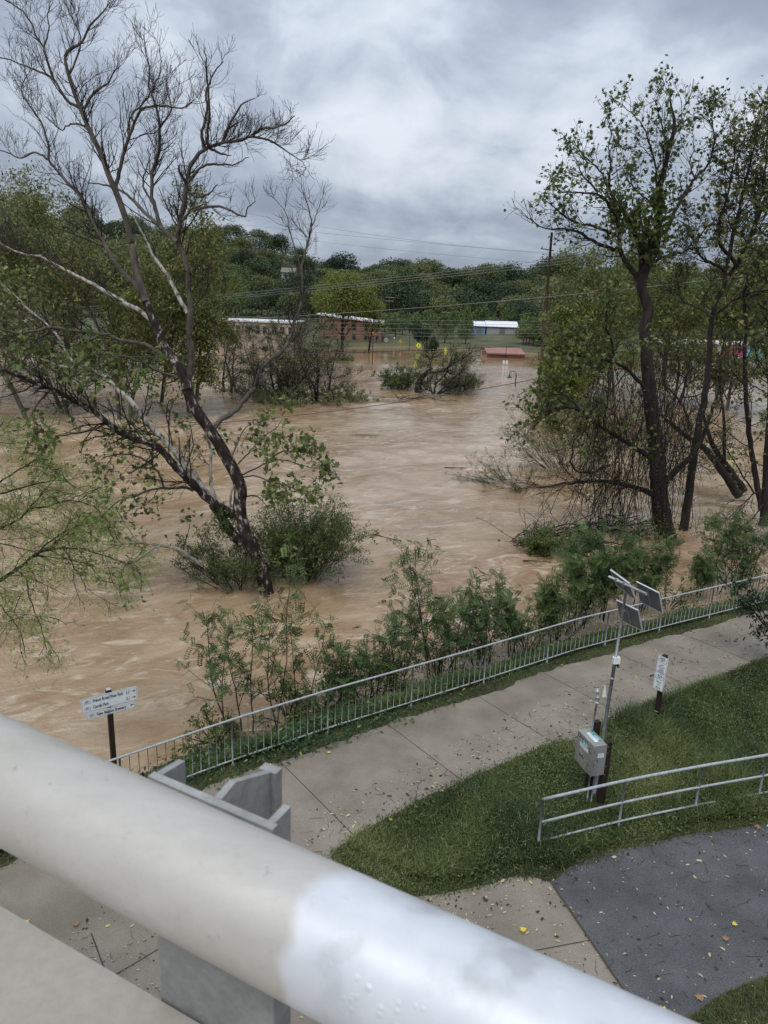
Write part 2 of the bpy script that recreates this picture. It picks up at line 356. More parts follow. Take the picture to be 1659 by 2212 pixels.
# path slabs: concrete in the plane z=0 (4 mm steps between sheets)
def offs(pts, d): # offset a polyline to its river side by d
    P = np.asarray(pts, float); T = np.gradient(P, axis=0); T /= np.linalg.norm(T, axis=1)[:, None]
    return P+np.stack([-T[:, 1], T[:, 0]], 1)*d
def z3(P, z): P = np.asarray(P, float); return np.column_stack([P, np.full(len(P), z)])
g0 = np.random.default_rng(3)
back = offs(FL, -.33)
lo = np.array([[60, 43], [30, 28.9], [22, 25.4], [14.5, 21.4], [12.6, 20.4], [10.73, 19.3]])
front_edge = np.array([[10.73, 19.3], [9.07, 18.18], [7.7, 17.3], [6.24, 16.36], [4.63, 15.03], [4.16, 14.93], [2.66, 13.92], [1.91, 13.36], [1.11, 12.84], [.46, 12.28], [-.24, 11.69], [-.62, 11.25]])
low_edge = np.array([[-.73, 11.0], [-.3, 10.75], [0, 10.6], [.4, 10.33], [.78, 10.18], [1.18, 10.25], [1.99, 10.5], [2.5, 10.72], [2.83, 10.72], [3.13, 10.62]])
ash_top = np.array([[3.18, 10.66], [3.54, 10.98], [4.52, 11.45], [6.19, 12.0], [7.77, 12.33], [9.5, 12.9], [14, 14.6]])
pathpoly = np.vstack([back, [[60, -10], [40, -22], [-16, -22], [-24, -8]]])
def tri_sheet(name, poly, z, mat, parent=None, step=None):
    import mathutils
    from mathutils.geometry import tessellate_polygon
    tr = tessellate_polygon([[Vector((p[0], p[1], 0)) for p in poly]])
    V = z3(poly, z); T = np.array([t if np.cross(V[t[1]][:2]-V[t[0]][:2], V[t[2]][:2]-V[t[0]][:2]) > 0 else t[::-1] for t in tr])
    return ob(name, mesh(name, V, [T], mat), parent)
# ragged back edge of the slab where the turf creeps over
bk = np.array([fence_at(s) for s in np.arange(0, 100, .22)]); bk = offs(bk, -1)*1.0
d_ = g0.normal(size=len(bk))*.035+.42+.05*np.sin(np.arange(len(bk))*.31); T_ = np.gradient(np.array([fence_at(s) for s in np.arange(0, 100, .22)]), axis=0); T_ /= np.linalg.norm(T_, axis=1)[:, None]+1e-9
bk = np.array([fence_at(s) for s in np.arange(0, 100, .22)])-np.stack([-T_[:, 1], T_[:, 0]], 1)*d_[:, None]
path = setp(tri_sheet('path', np.vstack([bk[::-1], [[-24, -6], [-16, -22], [40, -22], [85, 20]]])[::-1], .004, MT['concrete']), kind='structure')
jm = MB()
def strip(m, a, b, w, z):
    a = np.asarray(a, float); b = np.asarray(b, float); t = (b-a)/np.linalg.norm(b-a); n = np.array([-t[1], t[0]])*w/2
    m.sheet(z3([a-n, b-n, b+n, a+n], z))
jd = np.array([1.68, -2.18]); jd /= np.linalg.norm(jd)
for (x, y), ln in (((-2.04, 13.8), 3.1), ((.31, 15.35), 3.0), ((2.49, 16.95), 3.0), ((4.51, 18.22), 3.1), ((6.79, 19.75), 3.3), ((9.3, 21.2), 3.4), ((12.1, 22.7), 3.5), ((-4.4, 12.2), 4.5), ((-6.8, 10.2), 5.5)):
    strip(jm, (x, y), np.array([x, y])+jd*ln, .018, .008)
strip(jm, (1.3, 8.86), (3.56, 9.43), .02, .008); strip(jm, (-3.75, 8.42), (-2.4, 9.7), .02, .008); strip(jm, (-4.3, 9.2), (-3.75, 8.42), .02, .008)
jm.obj('joint', MT['joint'], path)
turf_poly = np.vstack([front_edge, low_edge, ash_top, [[16, 18], [19, 23], [14.5, 21.4]]])
setp(tri_sheet('turf_ground', turf_poly, .010, MT['soil']), kind='structure')
ash_poly = np.array([[3.13, 10.62], [3.16, 10.55], [3.48, 9.47], [3.79, 8.54], [3.95, 8.0], [4.5, 6], [8, 2], [30, 2], [30, 20], [14, 14.6], [9.5, 12.9], [7.77, 12.33], [6.19, 12.0], [4.52, 11.45], [3.54, 10.98]])
setp(tri_sheet('asphalt_road', ash_poly, .0155, MT['asphalt']), kind='structure')
jm = MB(); strip(jm, (3.12, 10.62), (3.48, 9.47), .035, .02); strip(jm, (3.48, 9.47), (3.95, 7.95), .035, .02)
setp(jm.obj('road_joint', MT['joint']), kind='structure')
cor_poly = np.array([[4.2, 7.95], [4.68, 8.21], [5.21, 8.53], [6.05, 8.87], [8, 9.2], [10, 8], [9, 5], [5, 5]])
setp(tri_sheet('turf_corner', cor_poly, .020, MT['soil']), kind='structure')
# ------------------------------------------------------------------ grass
def inpoly(P, poly):
    x, y = P[:, 0], P[:, 1]; r = np.zeros(len(P), bool); n = len(poly)
    for i in range(n):
        a, b = poly[i], poly[(i+1) % n]
        c = ((a[1] > y) != (b[1] > y)) & (x < (b[0]-a[0])*(y-a[1])/(b[1]-a[1]+1e-12)+a[0]); r ^= c
    return r
MT['grass'] = leaf_mat('grass_blade', [(0, (.038, .062, .020)), (.45, (.088, .128, .038)), (.8, (.155, .195, .058)), (.94, (.23, .25, .095)), (1, (.30, .27, .15))], .35, .55, .0)
def blades(P, z, hgt, g, wid=.007, lean=.5, tint=None):
    M = len(P); a = g.uniform(0, 6.283, M); h = hgt*g.uniform(.55, 1.35, M); dx, dy = np.cos(a), np.sin(a); le = lean*h*g.uniform(.2, 1.6, M)
    S = np.column_stack([P, z]); wx = np.stack([-dy, dx, 0*dx], 1)*(wid*g.uniform(.6, 1.5, M))[:, None]
    mid = S+np.stack([dx*le*.35, dy*le*.35, h*.62], 1); tip = S+np.stack([dx*le*1.1, dy*le*1.1, h*.92], 1)
    V = np.stack([S-wx, S+wx, mid-wx*.8, mid+wx*.8, tip], 1).reshape(-1, 3); b = np.arange(M)[:, None]*5
    q = b+np.array([[0, 1, 3, 2]]); t = b+np.array([[2, 3, 4]]); ti = g.uniform(0, 1, M) if tint is None else tint
    return V, [q, t], np.concatenate([ti, ti])
def patchy(P):
    return .5+.25*np.sin(P[:, 0]*1.1+1.7*np.sin(P[:, 1]*.9))+.25*np.sin(P[:, 1]*1.9-P[:, 0]*.7+2*np.sin(P[:, 0]*2.1))
def scatter(poly, n, g, ext=0.):
    lo_, hi_ = poly.min(0)-ext, poly.max(0)+ext; P = g.uniform(lo_, hi_, (int(n*np.prod(hi_-lo_)), 2)); return P[inpoly(P, poly)]
gg = np.random.default_rng(11)
P = scatter(turf_poly, 2600, gg); P = P[P[:, 1] > 9]; P = P[P[:, 0] < 17]
pt = patchy(P); hh = .05+.17*pt**1.5; edge = inpoly(P+np.array([.25, .3]), turf_poly) & inpoly(P-np.array([.25, .3]), turf_poly)
hh = np.where(edge, hh, .05)
hh[(P[:, 0] > 4.9) & edge] *= 1.5
ti = np.clip(gg.normal(size=len(P))*.17+.02+.85*patchy(P*.8+3)**1.3, 0, .93); ti = np.clip(ti+.28*np.exp(-((P[:, 0]-6.3)**2/5+(P[:, 1]-14.6)**2/2)), 0, .93); dry = gg.random(len(P)) < .06; ti[dry] = gg.uniform(.9, 1, dry.sum())
P = P+gg.normal(size=P.shape)*np.where(edge, .03, .075)[:, None]
Vg = blades(P, np.full(len(P), .01), hh, gg, .0075, .8, ti)
# broader weeds and clover among the grass
Pw = scatter(turf_poly, 230, gg); Pw = Pw[(patchy(Pw*1.7) > .45) & (Pw[:, 0] < 16)]
Wd = leaves(np.column_stack([Pw, gg.uniform(.04, .22, len(Pw))]), gg.normal(size=(len(Pw), 3))*[1, 1, .3], gg.uniform(.03, .08, len(Pw)), LF_OVAL, gg, tint=gg.uniform(.2, .85, len(Pw)))
Pf = scatter(turf_poly, 110, gg); Pf = Pf[(patchy(Pf*.6+5) > .5) & (Pf[:, 0] < 12)]
setp(ob('grass', mesh('grass', *join([Vg, Wd])[:2], MT['grass'], tint=join([Vg, Wd])[2])), 'rough green grass and weeds on the mound between path and road', 'grass', kind='stuff')
MT['flower'] = plain('clover_white', (.62, .62, .55), .7)
Fl = leaves(np.column_stack([Pf, gg.uniform(.12, .24, len(Pf))]), gg.normal(size=(len(Pf), 3)), .016, LF_DIA, gg)
setp(ob('white_wildflowers', mesh('white_wildflowers', Fl[0], Fl[1], MT['flower'])), 'tiny white wildflowers dotted through the rough grass', 'flowers', kind='stuff')
P = scatter(cor_poly, 1800, gg); P = P[P[:, 1] > 7]; Vg = blades(P, np.full(len(P), .02), .06, gg, .006, .9, np.clip(gg.normal(size=len(P))*.2+.4, 0, 1))
setp(ob('corner_grass', mesh('corner_grass', Vg[0], Vg[1], MT['grass'], tint=Vg[2])), 'short grass at the near corner of the asphalt', 'grass', kind='stuff')
# verge grass under and beyond the fence
s = gg.uniform(6, 52, 120000); o_ = gg.beta(1.6, 2.4, len(s))*2.6-.46
fp = np.array([np.interp(s, np.r_[0, np.cumsum(np.linalg.norm(np.diff(FL, axis=0), axis=1))], FL[:, k]) for k in (0, 1)]).T
P = fp+FN*o_[:, None]+gg.normal(size=fp.shape)*.03; z = gz(P[:, 0], P[:, 1])
k = (z > WZ-.02); P, z, o_ = P[k], z[k], o_[k]
hh = np.where(o_ < .05, .045, .10+.16*patchy(P*1.4))
Vg = blades(P, np.maximum(z, 0.004 if False else z), hh, gg, .0075, .7, np.clip(gg.normal(size=len(P))*.2+.15+.5*patchy(P), 0, .95))
setp(ob('verge_grass', mesh('verge_grass', Vg[0], Vg[1], MT['grass'], tint=Vg[2])), 'grass and weeds along the foot of the picket fence', 'grass', kind='stuff')
MT['vine'] = leaf_mat('creeper_leaf', [(0, (.018, .045, .018)), (.6, (.05, .10, .035)), (.93, (.10, .16, .05)), (1, (.30, .33, .09))], .3, .45, .0)
s = np.concatenate([gg.normal(18.5, 1.6, 1500), gg.normal(22.5, 2.5, 500), gg.uniform(10, 46, 5200)])
fp = np.array([np.interp(s, np.r_[0, np.cumsum(np.linalg.norm(np.diff(FL, axis=0), axis=1))], FL[:, k]) for k in (0, 1)]).T
o_ = np.concatenate([gg.uniform(-.65, 1.1, 1500), gg.uniform(-.5, .9, 500), gg.uniform(.15, 2.0, 5200)])
P = fp+FN*o_[:, None]; P3 = np.column_stack([P, np.maximum(gz(P[:, 0], P[:, 1]), -.9)+gg.uniform(.03, .30, len(P))])
Lv = leaves(P3, gg.normal(size=P3.shape)*[1, 1, .4], gg.uniform(.06, .13, len(P3)), LF_OVAL, gg, jit=.5)
setp(ob('creeping_vines', mesh('creeping_vines', Lv[0], Lv[1], MT['vine'], tint=Lv[2])), 'broad leaved creeper spilling under the picket fence onto the path', 'ground cover', kind='stuff')
# ------------------------------------------------------------------ leaf litter
MT['litter'] = leaf_mat('fallen_leaf_litter', [(0, (.03, .018, .012)), (.22, (.09, .05, .028)), (.6, (.33, .30, .19)), (.9, (.52, .49, .36)), (1, (.60, .50, .12))], .15, .7, .0)
allp = np.array([[-10, 5], [16, 26.5], [30, 32], [30, 5], [4, 5]])
P = scatter(allp, 55, gg); k = (side(P[:, 0], P[:, 1]) < -.25) & (~inpoly(P, turf_poly)); P = P[k]
edge_d = np.minimum.reduce([np.linalg.norm(P-q, axis=1) for q in np.vstack([front_edge, low_edge, ash_top])]); keep = gg.random(len(P)) < np.where(edge_d < .6, 1., .62); P = P[keep]
P = P[~inpoly(P, ash_poly) | (gg.random(len(P)) < .55)]; zl = np.where(inpoly(P, ash_poly), .022, .012)
sz = gg.gamma(2.2, .014, len(P))+.016
Lt = leaves(np.column_stack([P, zl+.004]), gg.normal(size=(len(P), 3))*[1, 1, 0.02], sz, LF_OVAL, gg, jit=.12, tint=np.where(gg.random(len(P)) < .42, gg.uniform(0, .22, len(P)), gg.uniform(.62, 1, len(P))))
tw = scatter(allp, 6, gg); tw = tw[(side(tw[:, 0], tw[:, 1]) < -.3) & (~inpoly(tw, turf_poly))]
dd = gg.normal(size=(len(tw), 3))*[1, 1, 0]; Pt = grow(np.column_stack([tw, np.full(len(tw), .03)]), dd, gg.uniform(.06, .32, len(tw)), 4, gg, 0, .3); Pt[:, :, 2] = .026
Vt, Qt = batch_tubes(Pt, np.tile(gg.uniform(.002, .004, len(tw))[:, None], (1, 4)), 3)
J = join([Lt, (Vt, [Qt], np.full(len(Qt), .05))])
setp(ob('leaf_litter', mesh('leaf_litter', J[0], J[1], MT['litter'], tint=J[2])), 'small wet fallen leaves and twigs strewn over path and asphalt', 'leaf litter', kind='stuff')
MT['yleaf'] = plain('yellow_leaf', (.62, .47, .05), .5); MT['gleaf'] = plain('pale_leaf', (.50, .50, .28), .5); MT['oleaf'] = plain('orange_leaf', (.28, .15, .08), .6)
for x, y, s_, m_, lab in ((583, 1655, .15, 'yleaf', 'bright yellow fallen leaf at the fence end of the second path joint'), (708, 1624, .12, 'yleaf', 'yellow fallen leaf on the path below the creeper patch'),
        (845, 1768, .12, 'yleaf', 'yellow fallen leaf on the path edge beside the near tip of the grass mound'), (957, 1707, .13, 'gleaf', 'pale green fallen leaf on the path by the mound edge'),
        (1130, 2003, .17, 'yleaf', 'yellow fallen leaf in the middle of the concrete apron'), (1012, 1988, .12, 'gleaf', 'pale fallen leaf on the apron beside the bridge rail'),
        (1440, 2182, .17, 'yleaf', 'large yellow fallen leaf on asphalt next to the bridge rail'), (55, 1988, .17, 'yleaf', 'yellow lobed fallen leaf on concrete under the bridge rail'),
        (1562, 2028, .17, 'oleaf', 'orange brown fallen leaf out on the open asphalt'), (1590, 1994, .14, 'yleaf', 'yellow fallen leaf on asphalt near the orange brown one'),
        (170, 1996, .16, 'oleaf', 'brown curled fallen leaf on concrete below the bridge rail'), (1637, 1790, .2, 'oleaf', 'orange fallen leaf at the grass edge by the right border of the asphalt'),
        (1520, 2158, .2, 'oleaf', 'brown fallen leaf on asphalt beside the near corner grass')):
    s_ *= .68; p = atz(x, y, .035); e = empty('fallen_leaf', p, lab, 'leaf') if False else None
    a = gg.uniform(0, 6.3); tv, tf = LF_MAPLE
    V = [(s_*(u*math.cos(a)-v*math.sin(a)), s_*(u*math.sin(a)+v*math.cos(a)), s_*abs(w)*.9) for u, v, w in tv]
    m = MB(); m.add(V, tf); m.tube([(0, 0, 0), (-.5*s_*math.cos(a), -.5*s_*math.sin(a), .003)], .002, 4); o = m.obj('fallen_leaf', MT[m_]); o.location = p; setp(o, lab, 'leaf', 'large fallen leaves')
# ------------------------------------------------------------------ picket fence beside the path
def lin(p, q, n): return [np.asarray(p, float)+(np.asarray(q, float)-p)*i/(n-1) for i in range(n)]
fs = np.r_[0, np.cumsum(np.linalg.norm(np.diff(FL, axis=0), axis=1))]
s0 = 5.0; s_end = fs[11]-.6
org = np.array([*fence_at(fs[4]), 0])
fe = empty('picket_fence', org, 'long galvanised picket fence along the river side of the path', 'fence')
ss = np.arange(s0, s_end, .6); TP = z3([fence_at(v) for v in ss], 1.09); BP = z3([fence_at(v) for v in ss], .12)
m = MB(); m.tube(TP, .024, 8); m.obj('top_rail', MT['galv'], fe, True, org)
m = MB(); m.tube(BP, .019, 8); m.obj('bottom_rail', MT['galv'], fe, True, org)
sp = []; v = fs[4]
while v > s0: v -= 2.335
while v < s_end: v += 2.335; sp.append(v) if v > s0 and v < s_end else None
for v in sp:
    q = fence_at(v); m = MB(); m.tube([(*q, -.05), (*q, 1.085)], .022, 8); m.tube([(*q, -.02), (*q, .012)], .05, 8); m.obj('post', MT['galvdark'], fe, True, org)
rest = MB(); nb = 0; v = s0+.1; c_ = fs[4]+6
bal = np.arange(s0+.09, s_end, .18); order = np.argsort(np.abs(bal-(fs[4]+4)))
for i, j in enumerate(order):
    if min(abs(bal[j]-u) for u in sp) < .05: continue
    q = fence_at(bal[j]); m = MB() if nb < 100 else rest
    m.tube([(*q, .13), (*q, 1.08)], .0075, 6)
    if nb < 100: m.obj('baluster', MT['galvdark'], fe, True, org)
    nb += 1
setp(rest.obj('balusters', MT['galvdark'], fe, True, org), kind='stuff')
# ------------------------------------------------------------------ three-rail pipe railing beside the road
RP = np.array([[3.06, 11.45], [4.74, 12.10], [6.43, 12.66], [7.91, 13.10], [9.6, 13.65], [11.4, 14.3]])
org = np.array([*RP[0], 0]); pr = empty('pipe_railing', org, 'three rail grey pipe railing between the grass mound and the asphalt', 'railing')
for z, r in ((1.05, .030), (.56, .025), (.14, .022)):
    m = MB(); m.tube(z3(smooth_line(RP, 24), z), r, 10); m.obj('rail', MT['galv'], pr, True, org)
for q in RP:
    m = MB(); m.tube([(*q, -.05), (*q, 1.05)], .024, 10); m.obj('post', MT['galvdark'], pr, True, org)
# ------------------------------------------------------------------ bridge rail, close in front of the camera
E0 = np.array([0, 0, H])
def lnn(p, q): n = np.cross(ray(*p), ray(*q)); return n/np.linalg.norm(n)
n1 = lnn((230, 1642), (1490, 2202)); n2 = lnn((0, 1832), (585, 2152)); bd = np.cross(n1, n2); bd /= np.linalg.norm(bd)
if bd[0] > 0: bd = -bd
def tang(n):
    t = np.cross(n, bd); return t/np.linalg.norm(t)*(1 if np.cross(n, bd)[1] > 0 else -1)
t1, t2 = tang(n1), tang(n2); mdir = norm(t1+t2); half = math.acos(t1@t2)/2; TR = .06; TC = E0+mdir*TR/math.sin(half)
bh = bd.copy(); bh[2] = 0; bh /= np.linalg.norm(bh); be = np.array([-bh[1], bh[0], 0]); be = be if be@mdir > 0 else -be       # outward horizontal
m_, t_, b_ = newmat('painted_aluminium_rail')
tcn = N('ShaderNodeTexCoord', t_); no = N('ShaderNodeTexNoise', t_, i_Scale=5., i_Detail=6.0, i_Roughness=.6); mpn = N('ShaderNodeMapping', t_); mpn.inputs['Rotation'].default_value = (0, 0, -math.atan2(bd[1], bd[0])); mpn.inputs['Scale'].default_value = (.5, 1.6, 1.6)
L(tcn.outputs['Object'], mpn.inputs[0], t_); L(mpn.outputs[0], no.inputs[0], t_)
c1 = ramp(t_, no.outputs[0], [(.33, (.385, .36, .31)), (.45, (.44, .42, .375)), (.6, (.475, .455, .415)), (.7, (.50, .485, .455))])
gr = N('ShaderNodeTexNoise', t_, i_Scale=38., i_Detail=8.0, i_Roughness=.75); mg = N('ShaderNodeMapping', t_); mg.inputs['Rotation'].default_value = (0, 0, -math.atan2(bd[1], bd[0])); mg.inputs['Scale'].default_value = (.12, 1, 1); L(tcn.outputs['Object'], mg.inputs[0], t_); L(mg.outputs[0], gr.inputs[0], t_)
sp1 = N('ShaderNodeTexNoise', t_, i_Scale=60., i_Detail=4.0, i_Roughness=.8); L(tcn.outputs['Object'], sp1.inputs[0], t_)
k1 = M2('MULTIPLY', ramp(t_, gr.outputs[0], [(.3, (.94,)*3), (.7, (1.04,)*3)]), ramp(t_, sp1.outputs[0], [(.28, (.66,)*3), (.36, (.97,)*3), (.7, (1.03,)*3)]), t_)
mg1 = N('ShaderNodeMix', t_, data_type='RGBA', blend_type='MULTIPLY'); mg1.inputs[0].default_value = 1; L(c1, mg1.inputs[6], t_); L(k1, mg1.inputs[7], t_); c1 = mg1.outputs[2]
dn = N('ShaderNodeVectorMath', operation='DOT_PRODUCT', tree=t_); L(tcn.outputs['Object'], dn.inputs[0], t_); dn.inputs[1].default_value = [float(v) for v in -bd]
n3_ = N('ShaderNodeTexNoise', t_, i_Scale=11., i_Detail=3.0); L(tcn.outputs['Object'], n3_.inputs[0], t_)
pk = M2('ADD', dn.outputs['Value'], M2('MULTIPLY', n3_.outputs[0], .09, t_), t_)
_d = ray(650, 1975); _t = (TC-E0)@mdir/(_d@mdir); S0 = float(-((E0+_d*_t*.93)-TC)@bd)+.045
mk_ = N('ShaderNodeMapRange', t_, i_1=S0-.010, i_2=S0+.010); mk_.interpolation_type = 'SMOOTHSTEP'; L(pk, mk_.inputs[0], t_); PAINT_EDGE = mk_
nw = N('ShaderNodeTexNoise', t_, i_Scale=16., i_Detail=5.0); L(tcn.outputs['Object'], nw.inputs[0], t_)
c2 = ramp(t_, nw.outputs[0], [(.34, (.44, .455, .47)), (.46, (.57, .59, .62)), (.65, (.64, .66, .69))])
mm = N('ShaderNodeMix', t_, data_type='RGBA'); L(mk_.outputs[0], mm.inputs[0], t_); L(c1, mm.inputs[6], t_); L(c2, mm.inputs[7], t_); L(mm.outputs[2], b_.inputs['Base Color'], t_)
b_.inputs['Metallic'].default_value = .15; b_.inputs['Roughness'].default_value = .47; b_.inputs['Specular IOR Level'].default_value = .5
vo = N('ShaderNodeTexVoronoi', t_, i_Scale=95.); L(tcn.outputs['Object'], vo.inputs[0], t_); dr = N('ShaderNodeMapRange', t_, i_1=.1, i_2=.32, i_3=1., i_4=0.); L(vo.outputs['Distance'], dr.inputs[0], t_)
nd = N('ShaderNodeTexNoise', t_, i_Scale=14.); L(tcn.outputs['Object'], nd.inputs[0], t_); dm = N('ShaderNodeMapRange', t_, i_1=.52, i_2=.64); L(nd.outputs[0], dm.inputs[0], t_)
bn = N('ShaderNodeBump', t_, i_Strength=.35, i_Distance=.002); L(M2('MULTIPLY', M2('MULTIPLY', dr.outputs[0], dm.outputs[0], t_), mk_.outputs[0], t_), bn.inputs['Height'], t_); L(bn.outputs[0], b_.inputs['Normal'], t_)
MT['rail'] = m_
MT['railpost'] = rough_mat('rail_post_metal', (.22, .222, .215), (.31, .312, .30), 7, .42, .1, 60, spec=.5, fine=(30, .15))
MT['parapet'] = rough_mat('parapet_concrete', (.33, .305, .26), (.37, .345, .30), 3, .75, .05, 70, fine=(60, .05))
tub = empty('bridge_railing', TC, 'thick pale metal tube handrail of the bridge, nearest the camera', 'railing')
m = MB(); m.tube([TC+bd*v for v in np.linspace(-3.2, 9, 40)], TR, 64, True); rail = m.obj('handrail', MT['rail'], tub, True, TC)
# post plate just outside the tube
eP = (TC-E0)@be + TR*1.02
def on_plane(px, n, c):      # point on the ray where n.(p-E0)=c
    d = ray(*px); return E0+d*c/(n@d)
z7 = lambda x, y: ((300+x/3.318)*.864, (1850+y/3.318)*.864)
A = on_plane(z7(230, 300), be, eP); B = on_plane(z7(1265, 748), be, eP); zt = (A[2]+B[2])/2
ntb = lnn((0, 1932), (330, 2142)); C = on_plane((329, 2142), be, eP); zpar = C[2]
aP, bP = A@bh, B@bh
def lp(al, e, z): return np.array([bh[0]*al+be[0]*e, bh[1]*al+be[1]*e, z])
m = MB(); th = .010
def plate(al0, al1, e0, e1, z0, z1, z1b=None):
    q = [lp(al0, e0, z0), lp(al1, e0, z0), lp(al1, e1, z0), lp(al0, e1, z0)]; z1b = z1 if z1b is None else z1b
    t = [lp(al0, e0, z1), lp(al1, e0, z1), lp(al1, e1, z1b), lp(al0, e1, z1b)]
    m.add(q+t, [(0, 3, 2, 1), (4, 5, 6, 7), (0, 1, 5, 4), (1, 2, 6, 5), (2, 3, 7, 6), (3, 0, 4, 7)])
a0, a1 = (aP, bP) if aP < bP else (bP, aP)
def topz(al): return A[2]+(al-aP)/(bP-aP)*(B[2]-A[2])
tipL = on_plane(z7(470, 150), bh, aP); tipR = on_plane(z7(1440, 560), bh, bP)
zlo = zpar-.25
q = [lp(a0, eP, zlo), lp(a1, eP, zlo), lp(a1, eP+th, zlo), lp(a0, eP+th, zlo), lp(a0, eP, topz(a0)), lp(a1, eP, topz(a1)), lp(a1, eP+th, topz(a1)), lp(a0, eP+th, topz(a0))]
m.add(q, [(0, 3, 2, 1), (4, 5, 6, 7), (0, 1, 5, 4), (1, 2, 6, 5), (2, 3, 7, 6), (3, 0, 4, 7)]); m.obj('post_plate', MT['railpost'], tub, False, TC)
def fin(al, pts, name):
    """pts: list of (e, z) along the top edge"""
    global m
    m = MB(); s = th/2*.9; poly = [lp(al-s, e, z) for e, z in pts]+[lp(al-s, pts[-1][0], zlo), lp(al-s, pts[0][0], zlo)]
    m.prism(poly, bh*2*s); return m.obj(name, MT['railpost'], tub, False, TC)
ex = eP+th+.0005
print('tube', TC, 'eP', eP, 'z top', A[2], B[2], 'parapet', zpar, 'width', a1-a0, 'tips', tipL@be, tipL[2], tipR@be, tipR[2])
sgn = 1 if bP > aP else -1
fin(aP+sgn*.008, [(ex, topz(aP)), (tipL@be-E0@be, tipL[2])], 'post_fin')
fin(bP-sgn*.008, [(ex, topz(bP)), (tipR@be-E0@be, tipR[2])], 'post_fin')
mid = on_plane(z7(760, 492), be, eP)@bh
kn = on_plane(z7(935, 340), bh, mid); en = on_plane(z7(1225, 262), bh, mid)
fin(mid, [(ex, topz(mid)), (kn@be, kn[2]), (en@be, en[2])], 'post_web')
eo = en@be; f1 = on_plane(z7(1150, 225), be, eo)@bh; f2 = on_plane(z7(1290, 275), be, eo)@bh
m = MB(); fa, fb = min(f1, f2), max(f1, f2); plate(fa, fb, eo+.0005, eo+.014, zlo, en[2]); m.obj('post_flange', MT['railpost'], tub, False, TC)
print('knee', kn@be, kn[2], 'end', eo, en[2], 'mid', mid, f1, f2)
# parapet kerb
par = MB(); n_ = []
for al in (-3.5, 9):
    zz_ = zpar+(al-C@bh)*bd[2]/math.hypot(bd[0], bd[1])
    n_.append([lp(al, eP-.004, zz_), lp(al, eP-.75, zz_), lp(al, eP-.75, H-2.0), lp(al, eP-.004, H-2.0)])
par.add(n_[0]+n_[1], [(0, 1, 2, 3), (7, 6, 5, 4), (0, 4, 5, 1), (1, 5, 6, 2), (2, 6, 7, 3), (3, 7, 4, 0)])
setp(par.obj('bridge_parapet', MT['parapet']), 'beige concrete parapet top under the bridge handrail', 'parapet')

dk = MB(); dk.add([lp(a, e, z) for a in (-3.5, 9) for e, z in ((eP-.753, H-1.62), (-7, H-1.62), (-7, H-2.1), (eP-.753, H-2.1))], [(0, 1, 2, 3), (7, 6, 5, 4), (0, 4, 5, 1), (1, 5, 6, 2), (2, 6, 7, 3), (3, 7, 4, 0)])
setp(dk.obj('bridge_deck', MT['parapet']), kind='structure')
# ------------------------------------------------------------------ signs
def hor(pa, Ya, pb):
    a = aty(*pa, Ya); return a, atz(*pb, a[2])
def basis(O, ax, az):
    ax = norm(np.asarray(ax, float)); az = norm(np.asarray(az, float)); n = np.cross(ax, az); return np.asarray(O, float), ax, az, n
def put(Bs, V2, eps):
    O, ax, az, n = Bs; V2 = np.asarray(V2, float); return O+V2[:, :1]*ax+V2[:, 1:2]*az+n*eps
def rrect(w, h, r, k=5):
    P = []
    for cx_, cy_, a in ((w/2-r, h/2-r, 0), (-w/2+r, h/2-r, 90), (-w/2+r, -h/2+r, 180), (w/2-r, -h/2+r, 270)):
        for i in range(k+1): t = R_(a+90*i/k); P.append((cx_+r*math.cos(t), cy_+r*math.sin(t)))
    return np.array(P)
def textmesh(name, s, Bs, x, y, size, sx, mat, parent, org, eps=.004, align='LEFT', bold=.03, rot=0):
    c = bpy.data.curves.new(name, 'FONT'); c.body = s; c.size = size; c.align_x = align; c.align_y = 'CENTER'; c.offset = bold*size; c.resolution_u = 3
    t = bpy.data.objects.new('tmp', c); COL.objects.link(t); bpy.context.view_layer.update()
    me = bpy.data.meshes.new_from_object(t.evaluated_get(bpy.context.evaluated_depsgraph_get())); bpy.data.objects.remove(t)
    V = np.array([v.co[:2] for v in me.vertices])*[sx, 1]
    if rot: V = V@np.array([[math.cos(rot), math.sin(rot)], [-math.sin(rot), math.cos(rot)]])
    Q = put(Bs, V+[x, y], eps)-org
    me.vertices.foreach_set('co', Q.astype(np.float32).ravel()); me.materials.clear(); me.materials.append(mat); me.update()
    return ob(name, me, parent)
def bike(Bs, x, y, w, mat, parent, org, r=.0022, eps=.004):
    m = MB(); R0 = w*.235
    def st(P, k=r): m.tube(put(Bs, np.array(P)*w+[x, y], eps), k, 5)
    for cx_ in (-.27, .27):
        t = np.linspace(0, 2*math.pi, 19); m.tube(put(Bs, np.column_stack([cx_*w+R0*np.cos(t), -.05*w+R0*np.sin(t)])+[x, y], eps), r, 5, False)
    st([(-.27, -.05), (-.14, .22), (.13, .20), (-.02, -.05), (-.27, -.05)]); st([(-.02, -.05), (-.15, .26)]); st([(-.22, .27), (-.09, .27)], r*1.6); st([(.27, -.05), (.11, .30), (.03, .33)]); st([(-.14, .22), (-.02, -.05)])
    return m.obj('bicycle_symbol', mat, parent, False, org)
def board(name, Bs, w, h, parent, org, r=.03, border=True):
    m = MB(); P = rrect(w, h, r); m.prism(put(Bs, P, -.003), Bs[3]*.003*2); b = m.obj(name, MT['signwhite'], parent, False, org)
    if border:
        a, c = rrect(w-.022, h-.022, r*.8), rrect(w-.030, h-.030, r*.7); n = len(a); V = np.vstack([put(Bs, a, .0045), put(Bs, c, .0045)])
        m = MB(); m.add(V, [(i, (i+1) % n, n+(i+1) % n, n+i) for i in range(n)]); m.obj('border', MT['black'], b, False, org)
    return b
